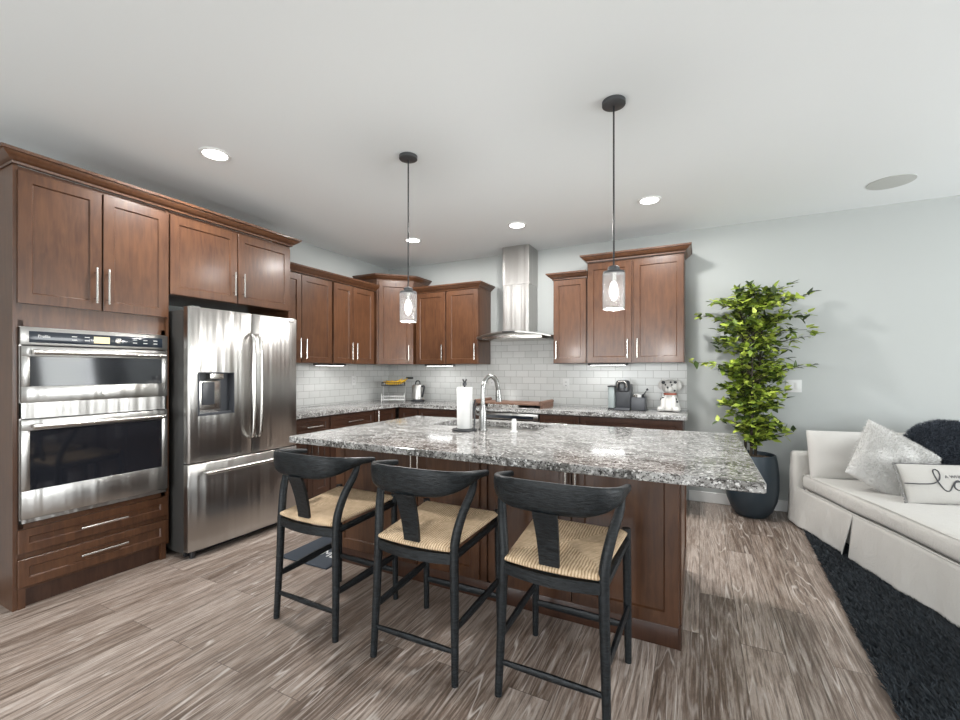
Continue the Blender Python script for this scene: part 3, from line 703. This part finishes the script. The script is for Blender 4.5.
# outlets, switch
def plate(name, loc, rz, label, cat, wide=.075, kind='outlet', m=PLAST):
    t = thing(name, label, cat, loc, rz)
    p = MB().box(-wide/2, wide/2, -.006, -.0002, -.058, .058, .002).build('cover_plate', m, t)
    n = 2 if wide > .1 else 1
    for k in range(n):
        x = (k-(n-1)/2)*.046
        if kind == 'switch': MB().box(x-.016,x+.016,-.010,-.005,-.033,.033,.002).build('rocker', m, p)
        else:
            mb = MB()
            for z in (-.02,.02): mb.box(x-.008,x-.004,-.0068,-.0055,z-.006,z+.006).box(x+.004,x+.008,-.0068,-.0055,z-.006,z+.006)
            mb.build('sockets', GREYP, p)
    return t
plate('light_switch', (.780, YB, 1.175), 0, 'white double rocker light switch on the wall behind the plant', 'light switch', .12, 'switch')
plate('wall_outlet', (-1.369, YB-.009, 1.165), 0, 'white outlet in the tile right of the cooktop', 'outlet')
plate('wall_outlet', (-2.309, YB-.009, 1.185), 0, 'white outlet in the tile above the faucet', 'outlet')
plate('wall_outlet', (XL+.009, 4.198, 1.19), R90, 'white outlet in the left wall tile near the corner', 'outlet')
t = thing('plug_in', 'small black plug in the tile above the kettle', 'plug', (-3.55, YB-.009, 1.215)); MB().box(-.052,.052,-.03,-.001,-.012,.012,.004).build('housing', BLACKP, t)

# ------------------------------------------------------------------ ceiling fixtures
for x, y, lab in ((-2.843,1.763,'round recessed ceiling light above the oven tower'), (-2.791,3.901,'round recessed ceiling light nearest the left back corner'), (-1.594,3.957,'round recessed ceiling light in front of the range hood'), (-.373,3.876,'round recessed ceiling light above the taller right cabinet')):
    t = thing('recessed_light', lab, 'ceiling light', (x, y, H))
    MB().lathe([(.072,-.0005),(.094,-.0005),(.094,-.006),(.086,-.010),(.072,-.006)], seg=36).build('trim_ring', TRIM, t)
    MB().lathe([(.001,-.0065),(.073,-.0065),(.073,-.001),(.001,-.001)], seg=36).build('lens', LAMP, t)
    area_light('recessed_glow', (0,0,-.02), (0,0,0), .14, .14, 30, (1,.985,.965), t, 'DISK')
t = thing('ceiling_speaker', 'round flat grey speaker grille in the ceiling at right', 'speaker', (1.291,4.328,H))
MB().lathe([(.001,-.004),(.132,-.004),(.136,-.0005),(.001,-.0005)], seg=40).build('grille', SPEAK, t)
MB().lathe([(.132,-.0005),(.141,-.0005),(.141,-.004),(.132,-.005)], seg=40).build('rim', mat('speaker rim', (.5,.51,.49), .6), t)
def pendant(x, y, lab):
    t = thing('pendant_light', lab, 'pendant light', (x, y, H), 0, 'pendants over the island')
    MB().lathe([(.001,-.024),(.052,-.024),(.060,-.020),(.060,-.0005),(.001,-.0005)], seg=32).build('ceiling_canopy', PEWTER, t)
    MB().cyl((0,0,-.02),(0,0,-.880), .0046, seg=8).build('cord', BLACKP, t)
    mb = MB(); mb.lathe([(.010,-.868),(.026,-.874),(.030,-.879),(.030,-.892),(.034,-.894),(.054,-.900),(.056,-.912),(.050,-.914),(.001,-.912)], seg=28); mb.build('cap', PEWTER, t)
    g = MB(); g.lathe([(.055,-.908),(.0575,-.915),(.057,-1.092),(.054,-1.100),(.046,-1.102),(.046,-1.099),(.053,-1.096),(.0545,-1.090),(.0545,-.915)], seg=40); g.build('glass_shade', GLASS, t)
    MB().cyl((0,0,-.912),(0,0,-.958), .014, .012, 14).build('socket', STEELP, t)
    d = bpy.data.lights.new('pendant_glow', 'POINT'); d.energy = 19; d.shadow_soft_size = .05; d.color = (1,.985,.96); lo = bpy.data.objects.new('pendant_glow', d); COL.objects.link(lo); lo.location = (0,0,-1.16); lo.parent = t
    MB().lathe([(.010,-.955),(.013,-.962),(.020,-.985),(.024,-1.005),(.021,-1.025),(.012,-1.045),(.003,-1.054)], seg=20).build('bulb', BULBE, t)
pendant(-1.727, 2.36, 'clear glass pendant light hanging over the sink end of the island, left of two')
pendant(-.405, 2.37, 'clear glass pendant light hanging over the right half of the island, nearer of two')

# ------------------------------------------------------------------ bar stools
def make_stool():
    t = thing('bar_stool', 'stool', 'bar stool')
    fy, ry, fx, rx = .215, -.225, .222, .212
    for s_ in (-1,1):
        MB().tube([(s_*fx,fy,0),(s_*fx*.985,fy-.004,.30),(s_*fx*.97,fy-.008,.608)], [.0145,.018,.0185], 12).build('front_leg', ASH, t)
        P = spline([(s_*(rx+.004),ry-.012,0),(s_*(rx-.004),ry,.28),(s_*(rx-.010),ry+.006,.50),(s_*(rx-.008),ry+.014,.60),(s_*(rx+.010),ry+.040,.70),(s_*(rx+.032),ry+.085,.79),(s_*(rx+.036),ry+.110,.850)], 5)
        MB().tube(P, lerp_list([.0155,.0185,.020,.0205,.0195,.0175,.014], len(P)), 12).build('rear_leg', ASH, t)
    # top rail: C-shaped in plan, deep in the middle, tapering to the arm ends
    pl = spline([(-.256,-.010,0),(-.255,-.110,0),(-.238,-.205,0),(-.165,-.275,0),(0,-.302,0),(.165,-.275,0),(.238,-.205,0),(.255,-.110,0),(.256,-.010,0)], 6)
    n = len(pl); R = []
    for i, p in enumerate(pl):
        a, b = pl[max(i-1,0)], pl[min(i+1,n-1)]; tg = (b-a).normalized(); nn = Vector((tg.y,-tg.x,0))
        u = abs(i/(n-1)*2-1); hgt = float(np.interp(u, [0,.2,.4,.6,.8,1],[.126,.118,.090,.056,.034,.026])); th = float(np.interp(u, [0,.5,.8,1],[.012,.014,.015,.012]))
        top = .908-.046*u**1.6
        ring = []
        for k in range(14):
            q = 2*PI*k/14; cx = math.copysign(abs(math.cos(q))**.6, math.cos(q)); cz = math.copysign(abs(math.sin(q))**.6, math.sin(q))
            lean = (cz-1)*hgt/2*.16*(1-u)
            ring.append(tuple(p + nn*(cx*th) + Vector((0,-lean*.9,top-hgt/2+cz*hgt/2))))
        R.append(ring)
    MB().rings(R).build('top_rail', ASH, t, 60)
    R = []
    for k in range(9):
        f = k/8; z = .52+.270*f; y = -.232-.062*f+.012*math.sin(PI*f); w = .034+.004*(1-f)**2+.015*f
        R.append([(-w,y-.007,z),(w,y-.007,z),(w,y+.007,z),(-w,y+.007,z)])
    MB().rings(R).build('back_splat', ASH, t)
    # seat rails
    mb = MB(); mb.tube([(-fx*.97,fy-.008,.555),(fx*.97,fy-.008,.555)], .015, 10); mb.build('front_rail', ASH, t)
    P = spline([(-rx+.012,ry+.004,.522),(-.1,ry-.020,.522),(0,ry-.028,.522),(.1,ry-.020,.522),(rx-.012,ry+.004,.522)], 4)
    R = []
    for p in P: R.append([(p.x,p.y-.011,p.z-.022),(p.x,p.y+.011,p.z-.022),(p.x,p.y+.011,p.z+.022),(p.x,p.y-.011,p.z+.022)])
    MB().rings(R).build('rear_rail', ASH, t)
    for s_ in (-1,1): MB().tube([(s_*(rx-.012),ry+.006,.527),(s_*fx*.97,fy-.008,.553)], .0165, 10).build('side_rail', ASH, t)
    # woven seat
    N = 22; V = []; F = []
    def sp(u, v, topside):
        y = -.238+.452*(v+1)/2; hw = .190+.034*(v+1)/2
        if v < -.5: y -= .020*(1-u*u)*(-v-.5)*2
        z = .560+.030*(v+1)/2
        e = (max(abs(u),abs(v)))**8
        dish = -.014*(1-u*u)*(1-v*v)
        return (u*hw, y, z + (.020*(1-e)**.5+dish if topside else -.020*(1-e)**.5))
    for side in (1,0):
        off = len(V)
        for i in range(N+1):
            for j in range(N+1): V.append(sp(math.sin((i/N*2-1)*PI/2), math.sin((j/N*2-1)*PI/2), side))
        for i in range(N):
            for j in range(N):
                a = off+i*(N+1)+j; q = (a, a+1, a+N+2, a+N+1); F.append(q if side else q[::-1])
    mb = MB(); mb.add(V, F); bmesh.ops.remove_doubles(mb.bm, verts=mb.bm.verts, dist=.0004); mb.build('woven_seat', RUSH, t, 70)
    # stretchers
    def st(a, b, w=.010, h=.017):
        mb = MB(); a, b = Vector(a), Vector(b); d = (b-a).normalized(); sd = d.cross(Vector((0,0,1))).normalized(); R = []
        for f in (0,.15,.5,.85,1):
            p = a.lerp(b, f); k = .72+.28*math.sin(PI*f); R.append([tuple(p+sd*w*k*x+Vector((0,0,h*k*z))) for x, z in ((-1,-.6),(-.6,-1),(.6,-1),(1,-.6),(1,.6),(.6,1),(-.6,1),(-1,.6))])
        mb.rings(R); return mb.build('stretcher', ASH, t)
    st((-rx,ry-.004,.135),(rx,ry-.004,.135), .009, .013); st((-fx,fy-.002,.165),(fx,fy-.002,.165))
    for s_ in (-1,1): st((s_*rx,ry,.232),(s_*fx,fy,.252), .010, .019)
    return t
proto = make_stool()
for i, (x, y, a, lab) in enumerate(((-1.795,1.812,-.02,'black bar stool with woven rush seat, farthest left, beside the floor mat'), (-1.132,1.810,.01,'black bar stool with woven rush seat in the middle of the three'), (-.512,1.845,-.01,'black bar stool with woven rush seat nearest the right end of the island'))):
    o = proto if i == 0 else copy_tree(proto)
    o.location = (x, y, 0); o.rotation_euler = (0,0,a); tag(o, lab, 'bar stool', 'bar stools along the island')

# floor mat
MT = thing('floor_mat', 'dark navy kitchen mat with white lettering lying left of the island', 'mat', (-2.43, 2.52, 0), .02)
MB().box(-.22,.22,-.42,.42,.0005,.012,.004).build('pad', MATM, MT)
v, f = text_geo('ME', .13); mb = MB(); mb.add([(-.0-b*1 if False else .08+a*.9, -.25+b*.9, .0124+c) for a, b, c in v], f); mb.build('white_lettering', WHITEINK, MT, 180)
v, f = text_geo('in', .07); mb = MB(); mb.add([(-.02+a, -.13+b, .0124+c) for a, b, c in v], f); mb.build('white_lettering', WHITEINK, MT, 180)

# ------------------------------------------------------------------ potted plant
PX, PY = .425, 4.665
PP = thing('potted_plant', 'tall leafy green plant in a slate blue egg-shaped pot by the back wall', 'plant', (PX, PY, 0))
MB().lathe([(.001,0),(.115,0),(.125,.006),(.165,.060),(.198,.150),(.212,.26),(.212,.38),(.200,.50),(.188,.560),(.180,.562),(.176,.550),(.178,.520),(.17,.50),(.001,.50)], seg=48).build('pot', SLATE, PP)
mb = MB(); mb.lathe([(.172,.50),(.172,.528),(.10,.538),(.001,.540)], seg=32)
mb.build('mulch', SOILM, PP)
rng = random.Random(11); mb = MB()
tops = [(-.10,.02,1.98),(.02,-.03,2.04),(.12,.03,2.02),(-.04,.07,1.90)]
stems = []
for k, (tx, ty, tz) in enumerate(tops):
    bx, by = (-.05,-.01,.03,.0)[k], (.0,-.04,.02,.04)[k]
    P = spline([(bx,by,.51),(bx*1.2+.01,by,.9),(bx*.8+tx*.35,by+ty*.3,1.35),(tx*.7,ty*.7,1.70),(tx,ty,tz)], 6); stems.append(P)
    mb.tube(P, lerp_list([.012,.011,.009,.006,.003], len(P)), 8)
mb.build('stem', TRUNK, PP)
lv, lf = [], []
def leaf(p, d, L, up, w=.30):
    d = d.normalized(); s = d.cross(up)
    if s.length < 1e-3: s = Vector((1,0,0))
    s.normalize(); n = s.cross(d); i = len(lv); W = L*w
    q = [p, p+d*L*.35+s*W+n*L*.05, p+d*L*.40-n*L*.02, p+d*L*.35-s*W+n*L*.05, p+d*L*.75+s*W*.5+n*.02*L-n*L*.06, p+d*L*.75-s*W*.5-n*L*.04, p+d*L-n*L*.14]
    lv.extend(q); lf.extend([(i,i+1,i+2),(i,i+2,i+3),(i+1,i+4,i+2),(i+2,i+5,i+3),(i+4,i+6,i+2),(i+2,i+6,i+5)])
tw = MB()
def clampy(p): p.y = min(p.y, YB-.05-PY); return p
def branch(base, end, nl):
    base, end = Vector(base), clampy(Vector(end)); mid = base.lerp(end, .5)+Vector((0,0,.03))
    P = spline([base, mid, end], 4); tw.tube(P, lerp_list([.004,.003,.0015], len(P)), 5)
    d0 = (end-base).normalized()
    for k in range(nl):
        f = .25+.75*k/max(1,nl-1); p = P[min(len(P)-1, int(f*(len(P)-1)))]
        for q in range(rng.choice((4,5,6))):
            d = d0*.5+Vector((rng.uniform(-1,1), rng.uniform(-1,1), rng.uniform(-.55,.55)))
            pp = p+Vector((rng.uniform(-.02,.02), rng.uniform(-.02,.02), rng.uniform(-.02,.02)))
            if (pp+d.normalized()*.08).y > YB-.02-PY: d.y = -abs(d.y)
            leaf(pp, d, rng.uniform(.050,.092), Vector((rng.uniform(-.5,.5),rng.uniform(-.7,.1),1)), rng.uniform(.26,.38))
def halfw(z): return float(np.interp(z, [.62,.72,.95,1.2,1.45,1.65,1.80,1.95,2.06], [.08,.20,.235,.27,.34,.43,.46,.38,.22]))
for k in range(170):
    z = rng.uniform(.70,2.05)**1.0; z = min(2.04, z); P = rng.choice(stems); base = min(P, key=lambda q: abs(q.z-z+.10))
    a = rng.uniform(0, 2*PI); r = halfw(z)*rng.uniform(.45,1.0)
    branch(base, (r*math.cos(a), r*.62*math.sin(a)-.02, z), 4)
for e, n_ in (((.43,-.02,1.36),6),((.40,-.04,1.97),5),((-.47,-.03,1.40),5),((-.42,0,1.84),5),((.45,-.02,1.62),5),((.30,-.05,.78),4),((-.26,-.04,.86),4),((.28,0,2.06),4),((-.02,0,2.08),4)):
    base = min(stems[1], key=lambda q: abs(q.z-e[2]+.12)); branch(base, e, n_)
tw.build('twigs', TRUNK, PP)
me = bpy.data.meshes.new('leaves'); me.from_pydata([tuple(v) for v in lv], [], lf); me.materials.append(LEAF)
o = bpy.data.objects.new('leaves', me); COL.objects.link(o); o.parent = PP; tag(o, kind='stuff')

# ------------------------------------------------------------------ rug, chaise, pillows
def blades(name, pts, m, parent=None, kind='stuff'):
    # pts: list of (base, tip, width)
    V, F = [], []; rr_ = random.Random(5)
    for b, tp, w in pts:
        d = tp-b; s = d.cross(Vector((rr_.uniform(-1,1),rr_.uniform(-1,1),rr_.uniform(-1,1))))
        if s.length < 1e-9: continue
        s.normalize(); s *= w; mid = b.lerp(tp,.55)+Vector((0,0,d.length*.12)); i = len(V)
        V += [tuple(b-s), tuple(b+s), tuple(mid+s*.9), tuple(mid-s*.9), tuple(tp)]
        F += [(i,i+1,i+2,i+3),(i+3,i+2,i+4)]
    me = bpy.data.meshes.new(name); me.from_pydata(V, [], F); me.materials.append(m)
    o = bpy.data.objects.new(name, me); COL.objects.link(o)
    if parent: o.parent = parent
    return tag(o, kind=kind)
RG = thing('shag_rug', 'charcoal black shag rug under the white chaise', 'rug', (.62, 1.2, 0), 0)
RGL = 3.15; RGW = 1.9
def rug_left(y): return .02+.128*(y/RGL)
mb = MB(); mb.prism([(rug_left(0)+.015,0),(RGW,0),(RGW,RGL),(rug_left(RGL)+.015,RGL)], .0005, .006); mb.build('backing', RUGM, RG)
rg = random.Random(3); P_ = []
for k in range(60000):
    y = RGL*rg.random(); x0 = rug_left(y); x = x0+(rg.random()**1.25)*(1.30-x0) if k < 46000 else 1.30+(RGW-1.30)*rg.random()
    b = Vector((x,y,.004)); a = rg.gauss(2.4,1.0); l = rg.uniform(.022,.040)
    P_.append((b, b+Vector((math.cos(a)*l*.8, math.sin(a)*l*.8, rg.uniform(.014,.030))), rg.uniform(.0014,.0028)))
blades('pile', P_, RUGM, RG)

SOF = (.70,4.62,0); SA = math.atan2(.29,.957); SM = Matrix.Translation(SOF) @ Matrix.Rotation(SA, 4, 'Z')
CH = thing('chaise', 'white slipcovered chaise along the right edge with skirt down to the rug', 'sofa', SOF, SA)
CWD, CL = .93, 2.45
def soft(mb, x0, x1, y0, y1, z0, z1, bev, amp=.006, seed=0, sub=5):
    rs = random.Random(seed); before = set(mb.bm.verts)
    mb.box(x0,x1,y0,y1,z0,z1,bev,4)
    vs = [v for v in mb.bm.verts if v not in before]; s_ = set(vs)
    es = [e for e in mb.bm.edges if e.verts[0] in s_ and e.verts[1] in s_ and e.calc_length() > .12]
    bmesh.ops.subdivide_edges(mb.bm, edges=es, cuts=sub, use_grid_fill=True)
    ph = [rs.uniform(0,6.28) for _ in range(6)]
    for v in mb.bm.verts:
        if v in before: continue
        p = v.co; k = amp*(math.sin(p.x*9+ph[0])*math.sin(p.y*8+ph[1])+.6*math.sin(p.z*15+p.y*6+ph[2])+.4*math.sin(p.x*21+p.y*17+ph[3]))
        cx = Vector(((x0+x1)/2,(y0+y1)/2,(z0+z1)/2)); d = (p-cx); d = Vector((d.x/(x1-x0), d.y/(y1-y0), d.z/(z1-z0))).normalized()
        v.co += d*k
    return mb
mb = MB(); soft(mb, .075, CWD-.02, -CL, -.02, .05, .325, .03, .003, 2); mb.build('frame', LINEN, CH)
mb = MB(); soft(mb, .0, CWD, -.10, .02, .05, .625, .035, .004, 3); mb.build('end_back', LINEN, CH)
mb = MB(); soft(mb, .035, CWD, -CL-.01, -.11, .315, .445, .045, .005, 4, 7); mb.build('seat_cushion', LINEN, CH, 60)
def disc(u, v): return (u*math.sqrt(1-v*v/2), v*math.sqrt(1-u*u/2))
def cushion(mb, w, h, t, n=20, pinch=.05, seed=0, amp=.006, round_=False):
    rs = random.Random(seed); ph = [rs.uniform(0,6.28) for _ in range(4)]
    V, F = [], []
    for side in (1,-1):
        off = len(V)
        for i in range(n+1):
            for j in range(n+1):
                u = math.sin((i/n*2-1)*PI/2); v = math.sin((j/n*2-1)*PI/2)
                x = w/2*u*(1-pinch*(1-v*v)); z = h/2*v*(1-pinch*(1-u*u))
                if round_: du, dv = disc(u, v); x = w/2*du; z = h/2*dv
                th = cush_th(u, v, t)+amp*math.sin(u*5+ph[0])*math.sin(v*6+ph[1])*(1-u*u)*(1-v*v)
                V.append((x, -side*th, z))
        for i in range(n):
            for j in range(n):
                a = off+i*(n+1)+j; q = (a,a+n+1,a+n+2,a+1); F.append(q if side > 0 else q[::-1])
    mb.add(V, F); bmesh.ops.remove_doubles(mb.bm, verts=mb.bm.verts, dist=.0003); return mb
def cush_th(u, v, t): return t/2*max(0,(1-u*u)*(1-v*v))**.42
mb = MB(); mb.M = Matrix.Translation((.475,-.205,.622)) @ Matrix.Rotation(-.16, 4, 'X'); cushion(mb, .86, .40, .22, 24, .02, 6, .012); mb.build('back_cushion', LINEN2, CH, 80)
# skirt: flared cloth, wavy hem, kick pleat in the long side
def skirt_x(y, z):
    f = max(0,(.32-z)/.32); w = .010*math.sin(y*7.0)+.006*math.sin(y*17+1.3)+.004*math.sin(y*41)
    return .022-.030*f+w*f
ys = [ .035-(CL+.03)*k/150 for k in range(151)]
zs = [.018,.03,.07,.12,.18,.24,.29,.325]
mb = MB(); fz = lambda z: max(0, (.325-z)/.307)
ya = [.035-.835*k/50 for k in range(51)]; yb = [-.80-(CL-.79)*k/100 for k in range(101)]
R = []
for y in ya:
    e = math.exp((-.80-y)*-1/-.09) if y < -.5 else 0
    R.append([(skirt_x(y,z)-.030*e*fz(z), y+.035*fz(z)*e, z) for z in zs])
mb.rings(R, caps=False, loop=False)
R = []
for y in yb:
    e = math.exp((y+.80)/.07)
    R.append([(skirt_x(y,z)-.012*e*fz(z), y-.012*fz(z)*e, z) for z in zs])
mb.rings(R, caps=False, loop=False)
mb.rings([[(skirt_x(.035,z)+ (CWD-.0)*k/30, .035+.008*math.sin(k*.9)*(.32-z)/.32, z) for z in zs] for k in range(31)], caps=False, loop=False)
mb.rings([[(skirt_x(-CL,z)+(CWD-.01)*k/30, -CL-.004-.012*(.32-z)/.32-.006*math.sin(k*.8)*(.32-z)/.32, z) for z in zs] for k in range(31)], caps=False, loop=False)
sk = mb.build('skirt', LINEN, CH, 60); md = sk.modifiers.new('cloth', 'SOLIDIFY'); md.thickness = .006; md.offset = 0
mb = MB(); mb.tube([(skirt_x(y,.325)-.003, y, .325+.003*math.sin(y*9)) for y in ys[3:]], .0045, 6); mb.build('piping', LINEN, CH)
mb = MB(); mb.tube([(.050+.004*math.sin(y*6), y, .441+.004*math.sin(y*5+1)) for y in [-.14-(CL-.15)*k/60 for k in range(61)]], .004, 6); mb.build('seat_piping', LINEN, CH)

def fur_points(w, h, t, n, lmin, lmax, width, seed, round_=False):
    r = random.Random(seed); out = []
    for _ in range(n):
        u, v = r.uniform(-1,1), r.uniform(-1,1); sd = 1 if r.random() < .72 else -1
        du, dv = disc(u, v) if round_ else (u, v)
        b = Vector((w/2*du, -sd*cush_th(u,v,t), h/2*dv)); nrm = Vector((u*1.2*t/w, -sd*(.35+(1-u*u)*(1-v*v)), v*1.2*t/h)).normalized()
        d = (nrm*.9+Vector((r.uniform(-1,1), r.uniform(-.8,.8), r.uniform(-1,1)))*.9).normalized()
        out.append((b-nrm*.002, b+d*r.uniform(lmin,lmax), width*r.uniform(.7,1.2)))
    return out
def pillow_M(loc, yaw, tilt, roll): return SM @ Matrix.Translation(loc) @ Matrix.Rotation(yaw, 4, 'Z') @ Matrix.Rotation(tilt, 4, 'X') @ Matrix.Rotation(roll, 4, 'Y')
def place(o, M): o.matrix_world = M; return o
PW = place(thing('throw_pillow', 'fluffy white textured square pillow leaning on the back cushion of the chaise', 'pillow'), pillow_M((.42,-.56,.628), .10, -.42, .62))
cushion(MB(), .50, .50, .17, seed=1).build('cover', BOUCLE, PW, 80)
blades('yarn_pile', fur_points(.50,.48,.17,16000,.008,.018,.0014,7), WFURM, PW)
PB = place(thing('throw_pillow', 'dark charcoal furry pillow behind the other chaise pillows', 'pillow'), pillow_M((.91,-.38,.665), .1, -.25, .0))
cushion(MB(), .62, .54, .22, seed=2, round_=True).build('cover', FURM, PB, 80)
blades('fur', fur_points(.62,.54,.22,24000,.018,.036,.0022,8,True), FURM, PB)
LW, LH, LT = .72, .265, .13
PLm = place(thing('lumbar_pillow', 'long cream lumbar pillow with dark script lettering and fringed end', 'pillow'), pillow_M((.27+LW/2,-.84,.562), .03, -.42, 0))
cushion(MB(), LW, LH, LT, 24, .03, 5, .003).build('cover', CREAM, PLm, 80)
def on_pillow(x, z, off=.002):
    u, v = x/(LW/2), z/(LH/2); return Vector((x, -cush_th(max(-1,min(1,u)),max(-1,min(1,v)),LT)-off, z))
def pl_tube(pts, r): 
    mb = MB(); Q = spline([(x,0,z) for x, z in pts], 6); mb.tube([on_pillow(q.x,q.z) for q in Q], r, 6); return mb
pl_tube([(-.35,-.004),(-.27,-.010),(-.205,-.006),(-.165,.020),(-.150,.070),(-.165,.088),(-.182,.068),(-.178,.010),(-.155,-.045),(-.128,-.052),(-.105,-.020),(-.085,.004),(-.065,.014),(-.050,-.006),(-.052,-.036),(-.075,-.048),(-.095,-.030),(-.085,0),(-.055,.006),(-.030,-.002),(-.012,.012),(-.005,-.030),(.008,-.048),(.024,-.020),(.034,.012),(.055,.004),(.075,-.016),(.100,-.006),(.105,.016),(.088,.020),(.076,-.010),(.090,-.044),(.130,-.040),(.20,-.010),(.345,-.004)], .0036).build('script_lettering', INK, PLm)
v, f = text_geo('A WHOLE LOTTA', .030, .0003); mb = MB(); mb.add([tuple(on_pillow(-.01+a, .038+b, .0015+c)) for a, b, c in v], f); mb.build('small_lettering', INK, PLm, 180)
mb = MB()
for z in (-1,1): mb.tube([(LW/2*u*(1), -.002, z*LH/2*(1-.03*(1-u*u))) for u in [k/20*2-1 for k in range(21)]], .0052, 6)
mb.build('edge_piping', INK, PLm)
mb = MB(); rf = random.Random(9)
for k in range(44):
    z = -LH/2+LH*k/43; x = -LW/2+.004; mb.tube(spline([(x,0,z),(x-.012,-.010,z+rf.uniform(-.008,.008)),(x-.024,-.012,z+rf.uniform(-.014,.014)),(x-.014,-.016,z+rf.uniform(-.014,.014))], 3), .0027, 5)
mb.build('fringe', mat('grey fringe', (.20,.195,.185), .9), PLm)
